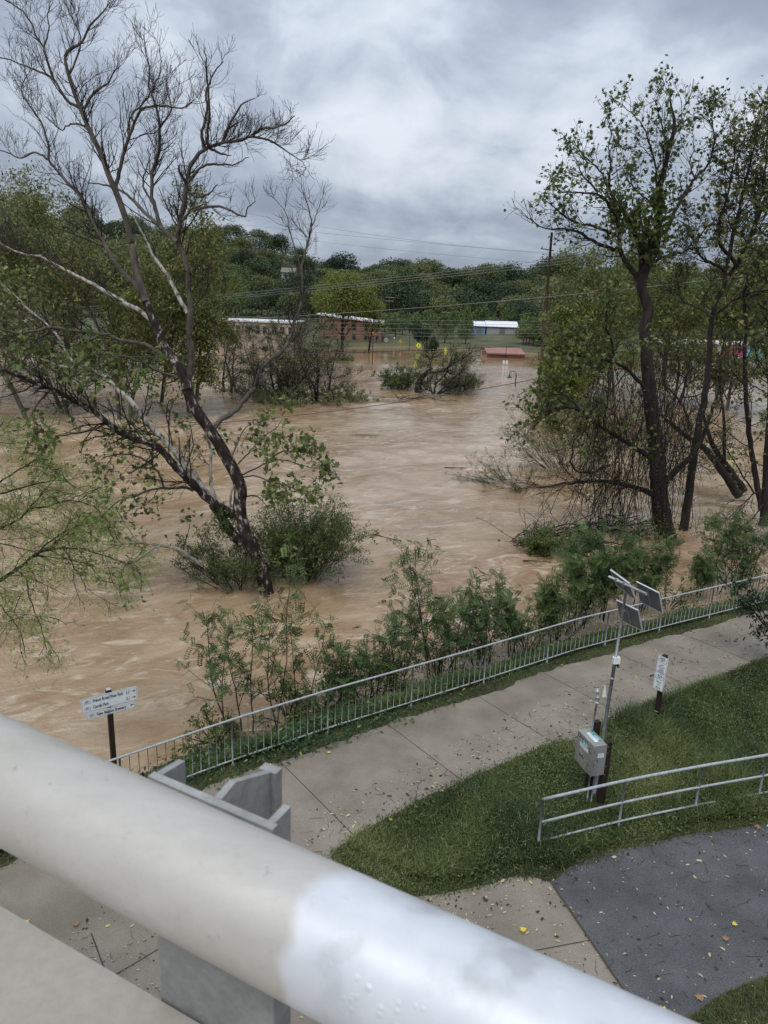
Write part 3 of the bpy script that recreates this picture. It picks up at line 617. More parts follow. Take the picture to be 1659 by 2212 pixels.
def arrow(Bs, x, y, w, d, mat, parent, org):
    P = np.array([(-.5, .1), (0.05, .1), (.0, .34), (.5, 0), (0., -.34), (.05, -.1), (-.5, -.1)])*w; P[:, 0] *= d
    m = MB(); m.sheet(put(Bs, (P if d > 0 else P[::-1])+[x, y], .0045)); return m.obj('arrow', mat, parent, False, org)
zs = lambda x, y: ((180+x/8.295)*.864, (1700+y/8.295)*.864)
a, b = hor(zs(180, 415), 12.45, zs(1345, 120)); W1 = np.linalg.norm(b-a); ax = norm(b-a); bl = aty(*zs(200, 710), a[1]); H1 = a[2]-bl[2]
c, d = hor(zs(300, 722), a[1]+.02, zs(1300, 445)); W2 = np.linalg.norm(d-c); bl2 = aty(*zs(320, 850), c[1]); H2 = c[2]-bl2[2]
up = np.array([0, 0, 1.]); nrm_ = np.cross(ax, up)
O1 = (a+b)/2-up*H1/2
pt_ = atz(*zs(795, 720), c[2]-H2); pc = O1-nrm_*.06; org = np.array([pc[0], pc[1], -.4])
ws = empty('wayfinding_sign', org, 'trail direction sign with two white boards on a dark post behind the fence', 'sign')
m = MB(); m.box([pc[0], pc[1], (a[2]+.02-.8)/2], [.095, .095, a[2]+.06+.8], [ax, nrm_, up]); m.obj('post', MT['brownpost'], ws, False, org)
m = MB(); q = [pc+ax*sx_*.0475+nrm_*sy_*.0475 for sx_, sy_ in ((-1, -1), (1, -1), (1, 1), (-1, 1))]; q = [np.array([v[0], v[1], a[2]+.052]) for v in q]; m.add(q+[np.array([pc[0], pc[1], a[2]+.085])], [(0, 1, 4), (1, 2, 4), (2, 3, 4), (3, 0, 4)]); m.obj('post_cap', MT['galv'], ws, False, org)
B1 = basis(O1, ax, up); b1 = board('direction_board', B1, W1, H1, ws, org)
O2 = np.array([*(O1[:2]+ax[:2]*((c+d)/2-O1)@ax if False else ((c+d)/2)[:2]), c[2]-H2/2]); O2 = O1+ax*(((c+d)/2-O1)@ax)+up*(O2[2]-O1[2])
B2 = basis(O2, ax, up); b2 = board('direction_board', B2, W2, H2, ws, org)
ts = H1*.30
for i, (s_, nn) in enumerate((('French Broad River Park', '1.1'), ('Carrier Park', '2.1'))):
    y = H1*(.21-.44*i); textmesh('lettering', s_, B1, -W1*.30, y, ts, .62, MT['black'], b1, org); textmesh('lettering', nn, B1, W1*.29, y, ts, .66, MT['black'], b1, org)
    bike(B1, -W1*.395, y, W1*.105, MT['black'], b1, org); arrow(B1, W1*.435, y, W1*.07, 1, MT['black'], b1, org)
textmesh('lettering', 'New Belgium Brewery', B2, -W2*.29, 0, ts, .66, MT['black'], b2, org); bike(B2, -W2*.39, 0, W1*.105, MT['black'], b2, org); arrow(B2, W2*.435, H2*.08, W1*.07, -1, MT['black'], b2, org)
for x_, Bq, hh_ in ((O1, B1, H1), (O2, B2, H2)):
    for s_ in (-.42, .42):
        m = MB(); o_ = ((pc-x_)@ax); q = put(Bq, [(o_, s_*hh_)], .002)[0]; m.tube([q, q+nrm_*.008], .007, 6); m.obj('bolt', MT['galvdark'], ws, False, org)
# --- bicycle yield sign beside the path
zq = lambda x, y: ((1600+x/10.058)*.864, (1600+y/10.058)*.864)
base = np.array([6.80, 15.98, 0.]); a, b = hor(zq(468, 368), 15.93, zq(722, 480)); W1 = np.linalg.norm(b-a); ax = norm(b-a); bl = aty(*zq(405, 790), a[1]+.0); H1 = a[2]-bl[2]
lean = norm(np.array([(a[0]+b[0])/2-(6.80)+.02, 0, a[2]])); lean = norm(lean-ax*(lean@ax)+ax*(lean@ax)); nr = np.cross(ax, up)
az_ = norm(aty(*zq(468, 368), a[1])-aty(*zq(345, 1200), a[1]-.0)); az_ = norm(az_-nr*(az_@nr))
H1 = np.linalg.norm(aty(*zq(468, 368), a[1])-aty(*zq(345, 1205), a[1]))/2-.004
ctr = (a+b)/2; org = base.copy()
ys_ = empty('bicycle_sign', base, 'dark post with two white bicycle rule boards between path and grass', 'sign')
pdir = norm(ctr-nr*.055-base); m = MB(); Lp = (ctr[2]+.03)/pdir[2]; m.box(base+pdir*(Lp-.15)/2, [.095, .095, Lp+.15], [norm(ax-pdir*(ax@pdir)), norm(np.cross(pdir, norm(ax-pdir*(ax@pdir)))), pdir]); m.obj('post', MT['brownpost'], ys_, False, org)
for hz in (.22, .30): m = MB(); q = base+pdir*hz+nr*.0485; m.tube([q-ax*.047, q+ax*.047], .004, 5); m.obj('reflective_band', MT['signwhite'], ys_, False, org)
ay = norm(pdir-nr*(pdir@nr))
axp = norm(ax-ay*(ax@ay))
for i in range(2):
    Oc = ctr-ay*(H1*(.5+i)+.006*i)+nr*.002; Bq = (Oc, axp, ay, np.cross(axp, ay)); bo = board('rule_board', Bq, W1, H1, ys_, org, .022)
    bike(Bq, 0, H1*.27, W1*.80, MT['black'], bo, org, .0042)
    if i == 0:
        for k_, s_ in enumerate(('USE', 'BELL OR', 'VOICE', 'WHEN', 'PASSING')): textmesh('lettering', s_, Bq, 0, -H1*(.02+.105*k_), H1*.105, .95, MT['black'], bo, org, align='CENTER', bold=.03)
    else:
        for k_, s_ in enumerate(('YIELD', 'TO', 'PEDS')): textmesh('lettering', s_, Bq, 0, -H1*(.04+.165*k_), H1*.155, .85, MT['black'], bo, org, align='CENTER', bold=.02)
# --- river gauge
c7 = lambda x, y: (777.6+.5312*x, 1166.4+.5312*y)
zb = lambda x, y: ((1420+x/11.06)*.864, (1780+y/11.06)*.864)
ZT = 1.5; FLc = np.array([4.04, 13.06]); wv = np.array([.17, -.58]); wv /= np.linalg.norm(wv); dv = np.array([-wv[1], wv[0]])*1.; dv = dv if dv[0] > 0 else -dv
w3 = np.array([*wv, 0]); d3 = np.array([*dv, 0]); BW, BD, BH = .60, .285, .665; o3 = np.array([*FLc, ZT])
org = np.array([4.42, 12.85, 0])
ga = empty('river_gauge_station', org, 'stainless instrument box on two dark posts with a tall pole and solar panels', 'gauge station')
def bx3(m, w0, w1, d0, d1, z0, z1): m.box(o3+w3*(w0+w1)/2+d3*(d0+d1)/2+up*(z0+z1)/2, [abs(w1-w0), abs(d1-d0), abs(z1-z0)], [w3, d3, up]); return m
cab = bx3(MB(), 0, BW, .018, BD, -BH, 0).obj('cabinet', MT['steelbox'], ga, False, org)
bx3(MB(), -.008, BW+.008, -.006, .0175, -BH-.004, .003).obj('cabinet_door', MT['steelbox'], ga, False, org)
for z in (-.09, -.33, -.57): bx3(MB(), BW+.008, BW+.02, -.002, .03, z-.05, z+.05).obj('hinge', MT['galvdark'], cab, False, org)
m = MB(); m.tube([o3+w3*x-d3*y+up*z for x, y, z in ((-.012, .0, -.22), (-.05, .02, -.23), (-.055, .03, -.27), (-.05, .03, -.42))], .008, 6); bx3(m, -.03, -.008, -.03, .01, -.38, -.28); m.obj('latch', MT['galvdark'], cab, False, org)
for w_, top in ((.08, .20), (.53, .02)):
    bx3(MB(), w_-.05, w_+.05, BD+.002, BD+.125, -ZT-.05, top).obj('timber_post', MT['brownpost'], ga, False, org)
bx3(MB(), .05, .56, BD+.001, BD+.0018, -.5, -.1).obj('back_rail', MT['galvdark'], ga)if False else None
for z in (-.06, -.2, -.5, -.68): m = MB(); m.tube([o3+w3*.581+d3*(BD+.04)+up*z, o3+w3*.588+d3*(BD+.04)+up*z], .007, 6); m.obj('bolt', MT['galv'], ga, False, org)
for w_, r_ in ((.30, .02), (.44, .016)): m = MB(); m.tube([o3+w3*w_+d3*.2+up*z for z in (-BH, -ZT-.05)], r_, 8); m.obj('conduit', MT['galvdark'], ga, True, org)
MT['teal'] = plain('sticker_teal', (.05, .30, .28), .4)
Bf = (o3-d3*.0065, w3, up, -d3); Bt = (o3+up*.0008, w3, d3, up); Bs_ = (o3+w3*(BW+.0005), d3, up, w3)
def sticker(Bq, x, y, w, h, teal=True, lab=None):
    m = MB(); m.prism(put(Bq, [(x-w/2, y-h/2), (x+w/2, y-h/2), (x+w/2, y+h/2), (x-w/2, y+h/2)], .0008), Bq[3]*.0012); s_ = m.obj('sticker', MT['signwhite'], cab, False, org)
    if teal:
        m = MB(); m.sheet(put(Bq, [(x-w/2, y+.02*h), (x+w/2, y+.02*h), (x+w/2, y+h/2), (x-w/2, y+h/2)], .0026)); m.obj('band', MT['teal'], s_, False, org)
        textmesh('lettering', 'USGS', Bq, x+w*.10, y+h*.25, h*.42, 1.0, MT['signwhite'], s_, org, .0034, 'CENTER', .03)
        m = MB()
        for k_ in range(3): m.tube(put(Bq, [(x-w*.42+.01*math.cos(t)*0+.018*t*.5, y+h*(.17+.08*k_)+.004*math.sin(t*3)) for t in np.linspace(0, 3, 8)], .003), .0016, 4)
        m.obj('wave_mark', MT['signwhite'], s_, False, org)
    m = MB()
    for k_ in range(3 if teal else 4):
        yy = y-h*(.12+.12*k_) if teal else y+h*(.3-.2*k_); m.sheet(put(Bq, [(x-w*.4, yy-.002), (x+w*(.4-.15*(k_ % 2)), yy-.002), (x+w*(.4-.15*(k_ % 2)), yy+.002), (x-w*.4, yy+.002)], .0026))
    m.obj('small_print', MT['teal'] if teal else MT['panelback'], s_, False, org)
sticker(Bf, .275, -.18, .30, .17); sticker(Bt, .30, .17, .33, .15); sticker(Bs_, .17, -.22, .13, .09, False)
m = MB()
def squig(Bq, pts, r=.0055): m.tube(put(Bq, smooth_line(np.column_stack([np.array(pts, float), np.zeros(len(pts))]), len(pts)*4)[:, :2], .001), r, 4)
squig(Bf, [(.03, -.03), (.09, -.04), (.11, -.09), (.06, -.12), (.03, -.08), (.04, -.02)]); squig(Bf, [(.12, -.03), (.14, -.10), (.18, -.05), (.2, -.11), (.24, -.04)]); squig(Bf, [(.27, -.03), (.33, -.07), (.28, -.10), (.36, -.03), (.40, -.09)])
squig(Bf, [(.52, -.12), (.46, -.10), (.45, -.19), (.52, -.22), (.54, -.17)]); squig(Bf, [(.12, -.40), (.16, -.50), (.19, -.41), (.22, -.49), (.26, -.40), (.28, -.5), (.33, -.42)], .005); squig(Bf, [(.40, -.47), (.50, -.47), (.42, -.56), (.42, -.61), (.52, -.60)])
squig(Bf, [(.15, -.44), (.22, -.43), (.30, -.47)], .004); squig(Bs_, [(.03, -.30), (.08, -.31), (.12, -.33), (.11, -.37)], .006); squig(Bs_, [(.02, -.36), (.03, -.42), (.02, -.48)], .006); squig(Bs_, [(.02, -.5), (.03, -.56), (.015, -.62)], .006)
m.obj('graffiti', MT['black'], cab, False, org)
Yp = 13.02; p0 = aty(*zb(905, 440), Yp); p0 = np.array([p0[0]-.10, Yp, 0]); pt = aty(1355, 1262, Yp+.02); pj = aty(*c7(1036, 500), Yp)
p0 = pj-(pt-pj)*(pj[2]+.05)/(pt[2]-pj[2])
m = MB(); m.tube([p0, pj], .034, 10); m.obj('pole', MT['galvdark'], ga, True, org); m = MB(); m.tube([pj+norm(pt-pj)*.001, pt], .027, 10); m.obj('pole_upper', MT['galvdark'], ga, True, org)
m = MB(); m.box(pj+[0.02, 0, .06], [.13, .10, .13]); jb = m.obj('junction_box', MT['signwhite'], ga, False, org); m = MB(); m.tube([pj+[.05, -.03, -.005], pj+[.06, -.05, -.07]], .028, 10); m.obj('camera_lens', MT['black'], jb, True, org)
q1 = aty(*c7(948, 750), Yp); q2 = aty(*c7(964, 655), Yp); q3 = aty(*c7(966, 612), Yp); q0 = q1-(q2-q1)*(q1[2]-.9)/(q2[2]-q1[2])
m = MB(); m.tube([q0, q2], .018, 8); m.obj('side_conduit', MT['galvdark'], ga, True, org)
m = MB(); m.tube([q2-[0, 0, .03], q2+[0, 0, .08]], .045, 12); m.tube([q2+[0, 0, .081], q3+[0, 0, -.02]], .026, 10); m.tube([q3+[0, 0, -.019], q3+[0, 0, .05], q3+[0, 0, .065]], [.04, .045, .02], 12)
ft = m.obj('rain_gauge', MT['galv'], ga, True, org); m = MB(); q4 = aty(*c7(985, 640), Yp); q5 = aty(*c7(998, 590), Yp); q6 = aty(*c7(1003, 640), Yp); m.prism([q4, q6, q5], [0, .04, 0]); m.obj('bracket_plate', MT['signwhite'], ga, False, org)
for h_ in (.35, .9): m = MB(); q = p0+(pj-p0)*h_; m.tube([q-norm(pt-p0)*.02, q+norm(pt-p0)*.02], .042, 10); m.obj('pole_clamp', MT['galv'], ga, True, org)
ca, cb = hor(c7(1013, 149), Yp-.02, c7(1165, 220)); m = MB(); m.tube([ca, cb], .024, 10); m.obj('crossbar', MT['galv'], ga, True, org)
m = MB(); q = pt; m.tube([q-[0, 0, .05], q+[0, 0, .035]], .036, 10); m.obj('tee_fitting', MT['galv'], ga, True, org)
for (pa, pb, pc_, dy) in (((1020, 122), (1095, 177), (1122, 242), .22), ((1126, 171), (1216, 216), (1231, 297), .20), ((1045, 246), (1131, 287), (1147, 367), .24)):
    a, b = hor(c7(*pa), Yp+dy, c7(*pb)); ed = norm(b-a); d_ = ray(*c7(*pc_)); t = ((b-E0)@ed)/(d_@ed); cpt = E0+d_*t; dn_ = cpt-b
    if dn_[2] > 0: dn_ = -dn_
    ln_ = np.linalg.norm(dn_); dn_ = dn_/ln_; ln_ = min(ln_, .62); nn = np.cross(ed, dn_); nn = nn if nn@(b-E0) > 0 else -nn        # nn: sunny side, away from the camera
    Wd_ = np.linalg.norm(b-a); cen = (a+b)/2+dn_*ln_/2
    m = MB(); m.box(cen, [Wd_, ln_, .012], [ed, dn_, nn]); pn = m.obj('solar_panel', MT['panelback'], ga, False, org)
    m = MB(); m.box(cen+nn*.0085, [Wd_-.02, ln_-.02, .003], [ed, dn_, nn]); m.obj('solar_cells', MT['cell'], pn, False, org)
    m = MB()
    for s_ in (-1, 1):
        m.box(cen+ed*s_*(Wd_/2+.006), [.009, ln_+.02, .030], [ed, dn_, nn]); m.box(cen+dn_*s_*(ln_/2+.006), [Wd_, .009, .030], [ed, dn_, nn])
    m.obj('panel_frame', MT['panelframe'], pn, False, org)
    m = MB(); tt = np.clip(((cen-ca)@norm(cb-ca)), 0, np.linalg.norm(cb-ca)); tgt = ca+norm(cb-ca)*tt if pa[0] != 1045 else p0+(pt-p0)*(((a+b)/2)[2]-p0[2]-.1)/(pt[2]-p0[2])
    m.tube([tgt, cen-nn*.012-dn_*ln_*.2], .012, 6); m.box(cen-nn*.014, [.03, ln_*.8, .012], [ed, dn_, nn]); m.box(tgt, [.06, .06, .06]); m.obj('panel_bracket', MT['galvdark'], pn, False, org)
# ------------------------------------------------------------------ trees
def C1(p): return [(x*.5, y*.5) for x, y in p]
def C3(p): return [(950.4+x*.4271, 172.8+y*.4271) for x, y in p]
def C4(p): return [(950.4+x*.4271, 691.2+y*.4271) for x, y in p]
def C5(p): return [(x*.4688, 604.8+y*.4688) for x, y in p]
def C8(p): return [(x*.2917, 518.4+y*.2917) for x, y in p]
def C2(p): return [(432+x*.4688, 432+y*.4688) for x, y in p]
def trace(px, Y0, Y1, g=None, wig=0.):
    """limb whose bends were measured in the photo; its depth runs from Y0 to Y1"""
    P = np.array([aty(x, y, Y0+(Y1-Y0)*i/(len(px)-1)) for i, (x, y) in enumerate(px)]); n = max(6, len(P)*3)
    d = np.r_[0, np.cumsum(np.linalg.norm(np.diff(P, axis=0), axis=1))]; t = np.linspace(0, d[-1], n)
    Q = np.stack([np.interp(t, d, P[:, i]) for i in range(3)], 1)
    Q[1:-1] = .25*Q[:-2]+.5*Q[1:-1]+.25*Q[2:]
    if g is not None and wig: Q[1:-1] += g.normal(size=Q[1:-1].shape)*wig
    return Q
def resample(P, n):
    d = np.r_[0, np.cumsum(np.linalg.norm(np.diff(P, axis=0), axis=1))]; t = np.linspace(0, d[-1], n)
    return np.stack([np.interp(t, d, P[:, i]) for i in range(3)], 1), d[-1]
class Tree:
    def __init__(s, name, org, label, cat, group=None, seed=1):
        s.e = empty(name, org, label, cat, group); s.org = np.asarray(org, float); s.g = np.random.default_rng(seed); s.parts = {}; s.lf = []; s.limbs = []
    def limb(s, P, r0, r1, k=8, part='trunk', pw=1.):
        r = r1+(r0-r1)*(1-np.linspace(0, 1, len(P)))**pw; r = r*(1+s.g.normal(size=len(P))*.035)
        m = MB(); m.tube(P, r, k, True); V = m.V[0]; F_ = [np.array(f) for f in m.F.values()]
        s.parts.setdefault(part, []).append((V, F_, None)); return P, r
    def batch(s, P, Rr, k=3, part='branches'):
        if len(P) == 0: return
        V, Q = batch_tubes(P, Rr, k); s.parts.setdefault(part, []).append((V, [Q], None))
    def twigs(s, P, r0, r1, n1=8, l1=(1, 2.4), n2=5, l2=(.4, 1.2), n3=0, l3=(.2, .5), up=.06, ang=(30, 65), tmin=.2, leaf=None, rf=.45, rmin=.006, bias=None, ang2=(25, 60), curl=.05, wob=.2):
        """two or three orders of side shoots along one limb; leaf=(per shoot, size, tpl, tint lo, hi)"""
        g = s.g; Q, ln = resample(P, 14); r = np.linspace(r0, r1, 14); r = np.maximum(r, .012)
        A, Ra = sprout(Q[None], r[None], g, n1, l1, ang, 7, up, wob, rf, tmin, 1., curl, bias); Ra = np.clip(Ra, rmin*1.2, max(.022, rmin*2.4)); s.batch(A, Ra, 4); last, Rl = A, Ra
        if n2: B_, Rb = sprout(A, Ra, g, n2, l2, ang2, 6, up, wob*1.1, .55, .15, 1., curl); Rb = np.clip(Rb, rmin*.8, .03); s.batch(B_, Rb, 3); last, Rl = B_, Rb
        if n3: Cc, Rc = sprout(B_, Rb, g, n3, l3, ang2, 4, up, wob, .6, .1, 1., curl); Rc = np.clip(Rc, rmin*.6, .015); s.batch(Cc, Rc, 3); last, Rl = Cc, Rc
        if leaf: s.leaf(last, *leaf)
        return last
    def leaf(s, P, num, size, tpl, t0, t1, spread=.12, jit=.7, droop=-.3):
        g = s.g; M, K, _ = P.shape; n = g.poisson(num, M) if num < 1.5 else np.full(M, int(num)); idx = np.repeat(np.arange(M), n)
        if len(idx) == 0: return
        t = g.uniform(.25, 1, len(idx))*(K-1-1e-3); a = t.astype(int); f = (t-a)[:, None]; S = P[idx, a]*(1-f)+P[idx, a+1]*f+g.normal(size=(len(idx), 3))*spread
        D = norm(P[idx, a+1]-P[idx, a]+g.normal(size=(len(idx), 3))*.6+[0, 0, droop]); sz = size*g.uniform(.6, 1.3, len(idx))
        s.lf.append(leaves(S, D, sz, tpl, g, jit=jit, tint=g.uniform(t0, t1, len(idx))))
    def cloud(s, c, rad, n, size, tpl, t0, t1, jit=1., shell=.5):
        g = s.g; d = norm(g.normal(size=(n, 3))); r = (shell+(1-shell)*g.random(n))[:, None]; S = np.asarray(c)+d*r*np.asarray(rad)
        s.lf.append(leaves(S, g.normal(size=(n, 3))+[0, 0, -.3], size*g.uniform(.6, 1.3, n), tpl, g, nrm=d, jit=jit, tint=g.uniform(t0, t1, n)))
    def done(s, bark, leafm, tbark=None, leafname='foliage'):
        for k, v in s.parts.items():
            V, F_, _ = join([(a-s.org, b, np.zeros(sum(len(q) for q in b))) for a, b, c in v]); ob(k, mesh(k, V, F_, (tbark or bark) if k == 'trunk' else bark, smooth=True), s.e)
        if s.lf:
            V, F_, T = join([(a-s.org, b, c) for a, b, c in s.lf]); ob(leafname, mesh(leafname, V, F_, leafm, tint=T), s.e)
        return s.e
MT['lf_syc'] = leaf_mat('sycamore_leaf', [(0, (.055, .085, .024)), (.5, (.125, .165, .045)), (.85, (.23, .25, .075)), (1, (.33, .30, .09))], .35, .5, .0)
MT['lf_grey'] = leaf_mat('wind_turned_leaf', [(0, (.085, .10, .042)), (.5, (.18, .205, .085)), (.85, (.29, .31, .15)), (1, (.40, .40, .24))], .3, .5, .1)
MT['lf_locust'] = leaf_mat('locust_leaf', [(0, (.045, .085, .027)), (.5, (.09, .148, .046)), (.9, (.16, .22, .075)), (1, (.26, .28, .10))], .35, .5, .0)
MT['lf_bright'] = leaf_mat('light_locust_leaf', [(0, (.12, .19, .04)), (.5, (.21, .30, .07)), (1, (.36, .43, .14))], .4, .5, .0)
MT['lf_bush'] = leaf_mat('willow_bush_leaf', [(0, (.055, .085, .026)), (.5, (.11, .15, .045)), (.9, (.18, .22, .07)), (1, (.34, .35, .07))], .35, .5, .0)
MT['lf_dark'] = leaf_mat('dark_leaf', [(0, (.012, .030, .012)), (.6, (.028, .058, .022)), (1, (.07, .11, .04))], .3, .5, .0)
MT['lf_yellow'] = leaf_mat('yellowing_leaf', [(0, (.085, .13, .028)), (.5, (.165, .205, .045)), (1, (.30, .30, .07))], .35, .5, .0)
# bark that is pale and mottled with dark flakes (sycamore)
def syc_bark(name, dark):
    m, t, b = newmat(name); tcn = N('ShaderNodeTexCoord', t); mq = N('ShaderNodeMapping', t); mq.inputs['Scale'].default_value = (1, 1, .45); L(tcn.outputs['Object'], mq.inputs[0], t)
    n_ = N('ShaderNodeTexNoise', t, i_Scale=5.5, i_Detail=7., i_Roughness=.65); L(mq.outputs[0], n_.inputs[0], t)
    if dark: col = ramp(t, n_.outputs[0], [(.40, (.014, .009, .008)), (.53, (.036, .024, .019)), (.575, (.08, .065, .056)), (.61, (.34, .32, .29))])
    else: col = ramp(t, n_.outputs[0], [(.36, (.08, .066, .052)), (.44, (.20, .18, .155)), (.56, (.40, .39, .355)), (.7, (.50, .49, .455))])
    L(col, b.inputs['Base Color'], t); b.inputs['Roughness'].default_value = .85; b.inputs['Specular IOR Level'].default_value = .3
    nb = N('ShaderNodeTexNoise', t, i_Scale=18., i_Detail=5.); L(mq.outputs[0], nb.inputs[0], t); bn = N('ShaderNodeBump', t, i_Strength=.7, i_Distance=.03); L(nb.outputs[0], bn.inputs['Height'], t); L(bn.outputs[0], b.inputs['Normal'], t)
    return m
MT['syc_dark'] = syc_bark('sycamore_bark_dark', True); MT['syc_pale'] = syc_bark('sycamore_bark_pale', False)
# ---- the big half-bare sycamore standing in the flood (left)
Ys = 25.7; px2m = lambda px, Y: px/F*Y*1.02
T = Tree('sycamore_tree', aty(585, 1295, Ys), 'big leaning half bare sycamore standing in the flood, left of centre', 'tree', None, 21); g = T.g
trunk = C5([(1240, 1480), (1205, 1340), (1165, 1235), (1112, 1120), (1100, 1050), (1112, 960), (1085, 890), (1045, 820), (1000, 740), (960, 680), (915, 620), (880, 560), (862, 500)])
trunk2 = C5([(862, 500), (850, 440), (800, 370), (755, 310), (725, 235)])+C8([(1080, 450)])
t3 = C8([(1080, 450), (1045, 340), (1000, 210), (980, 20)])+C1([(575, 1080), (545, 950), (510, 850), (470, 760), (440, 670), (390, 570), (360, 500), (320, 400), (295, 320), (275, 240), (300, 210), (355, 190), (385, 110), (440, 60), (475, 10)])
Pt = trace(trunk, Ys, Ys+.4); T.limb(Pt, .27, .19, 12)
P2 = trace(trunk2, Ys+.4, Ys+.7); T.limb(P2, .185, .135, 10)
P3_ = trace(t3, Ys+.7, Ys+1.5); T.limb(P3_, .135, .012, 8, 'upper_limbs', .75)
T.limb(trace(C5([(1125, 1210), (1085, 1190), (1045, 1130), (1010, 1075), (975, 1030)]), Ys+.2, Ys+.3), .20, .15, 10)
pale = 'pale_limbs'
bare = dict(n1=20, l1=(.7, 2.0), n2=7, l2=(.35, 1.0), n3=2, l3=(.12, .4), up=.16, ang=(25, 60), rmin=.006, wob=.16)
def L_(px, Y1, r0, r1, part='upper_limbs', Y0=None, tw=None, leaf=None, pw=.8, **k):
    P = trace(px, Ys+.5 if Y0 is None else Y0, Y1, g, .012); T.limb(P, r0, r1, 7, part, pw)
    if tw is not False:
        d = dict(bare); d.update(tw or {}); ln = resample(P, 5)[1]; d['n1'] = max(3, int(d['n1']*min(1.5, ln/6))); T.twigs(P, r0*.8, r1, leaf=leaf, **d)
    return P
T.twigs(P3_[16:], .07, .012, **dict(bare, n1=38, l1=(.6, 1.9)))
# second upright stem and its crooked limbs
s2 = C5([(868, 475), (882, 380), (870, 250), (880, 130), (868, 10)])+C1([(815, 1190), (803, 1130), (765, 1040), (775, 960), (800, 860), (805, 790), (820, 720), (850, 670), (900, 635), (960, 615), (1040, 610), (1090, 585), (1150, 600), (1200, 620), (1240, 655), (1310, 700)])
P = L_(s2, Ys-.6, .13, .01, tw=dict(n1=20)); T.twigs(P[38:], .05, .01, **dict(bare, n1=26, l1=(.5, 1.3)))
up_limbs = [C1([(808, 785), (780, 755), (770, 730), (778, 705)]), C1([(805, 795), (850, 740), (890, 710), (950, 708), (1005, 715), (1040, 695), (1075, 680)]), C1([(900, 635), (895, 560), (905, 480), (900, 380), (890, 260), (885, 205)]),
  C1([(900, 635), (935, 655), (965, 668), (1000, 672)]), C1([(812, 830), (845, 850), (880, 848), (915, 825), (940, 795)]), C1([(790, 950), (830, 900), (900, 875)]), C1([(835, 910), (880, 895), (940, 890), (1000, 910), (1040, 935), (1062, 938), (1068, 895), (1105, 870)]),
  C1([(1090, 585), (1130, 550), (1180, 555), (1230, 540), (1275, 500)]), C1([(960, 615), (990, 540), (1040, 450), (1100, 425)]), C1([(880, 640), (870, 560), (900, 470), (885, 400), (930, 300), (965, 265)])]
for i, q in enumerate(up_limbs): L_(q, Ys-.6+g.uniform(-1.5, 1.5), .05, .012, Y0=Ys-.2, tw=dict(n1=14, l1=(.4, 1.2), n2=5, l2=(.2, .7), n3=1))
L_(C1([(765, 1045), (700, 990), (625, 915), (560, 850), (505, 812), (440, 795), (385, 790)]), Ys+1.5, .075, .015, Y0=Ys, tw=dict(n1=12))
q = C1([(700, 990), (665, 885), (655, 820), (657, 750), (688, 655), (690, 560), (683, 480), (665, 430), (640, 380), (650, 300), (625, 220), (622, 150)]); P = L_(q, Ys+.8, .07, .010, Y0=Ys+.3, tw=dict(n1=30, l1=(.5, 1.5)))
L_(C1([(690, 550), (720, 510), (745, 470), (720, 390), (715, 330)]), Ys+1.4, .035, .010, Y0=Ys+.6)
L_(C1([(665, 885), (635, 840), (615, 800), (628, 740), (650, 680), (640, 640)]), Ys+1, .04, .012, Y0=Ys+.4)
q = C1([(500, 815), (525, 700), (545, 620), (580, 535), (598, 480), (650, 455), (720, 455), (790, 475), (840, 430)]); L_(q, Ys+.2, .07, .010, Y0=Ys+1.1, tw=dict(n1=28))
L_(C1([(580, 530), (560, 495), (610, 460), (650, 400), (690, 330), (700, 260)]), Ys+.6, .035, .010, Y0=Ys+.8)
L_(C1([(362, 485), (330, 460), (282, 430), (255, 380), (235, 340), (180, 310), (120, 290), (50, 262), (-20, 240)]), Ys+2, .055, .012, Y0=Ys+1.2, tw=dict(n1=20))
L_(C1([(230, 340), (200, 250), (190, 200), (152, 160), (140, 100), (100, 50), (60, 20), (-20, -30)]), Ys+1.4, .045, .010, Y0=Ys+1.6, tw=dict(n1=26))
L_(C1([(378, 548), (350, 538), (312, 533), (285, 545), (272, 568), (200, 505)]), Ys+1, .035, .012, Y0=Ys+1.2)
L_(C1([(362, 470), (400, 402), (440, 378), (478, 350), (495, 300), (520, 285)]), Ys+1, .05, .012, Y0=Ys+1.2, tw=dict(n1=22))
L_(C1([(295, 325), (330, 260), (350, 200), (340, 120), (300, 60), (280, 0)]), Ys+1.7, .035, .010, Y0=Ys+1.3)
L_(C1([(190, 200), (215, 120), (200, 60), (230, 10)]), Ys+1.9, .03, .010, Y0=Ys+1.6)
# big left stem with arching limbs
q = C8([(1065, 410), (980, 310), (880, 215), (820, 110), (765, 10)])+C1([(390, 930), (370, 880), (340, 830), (290, 790), (240, 725), (205, 690), (215, 650), (190, 560), (170, 510), (130, 460), (90, 400), (100, 350), (120, 320)])
L_(q, Ys+2.4, .085, .012, Y0=Ys+.8, tw=dict(n1=34, l1=(.6, 1.9)))
L_(C1([(205, 690), (150, 650), (90, 690), (40, 660), (-20, 640)]), Ys+3, .04, .012, Y0=Ys+2)
L_(C8([(1390, 545), (1300, 375), (1230, 240), (1130, 120), (1090, 5)])+C1([(590, 960), (560, 900)]), Ys+1.6, .075, .02, pale, Y0=Ys+.3, tw=dict(n1=6))
lfA = (4.2, .17, LF_MAPLE, .0, .8)
lowl = dict(n1=16, l1=(.9, 2.2), n2=5, l2=(.4, 1.1), up=.03, ang=(35, 75))
L_(C8([(1155, 625), (1050, 530), (950, 480), (850, 420), (700, 330), (560, 260), (440, 200), (300, 120), (160, 100), (40, 50), (-80, -60)]), Ys+3, .085, .014, pale, Y0=Ys+.7, tw=dict(bare, n1=26))
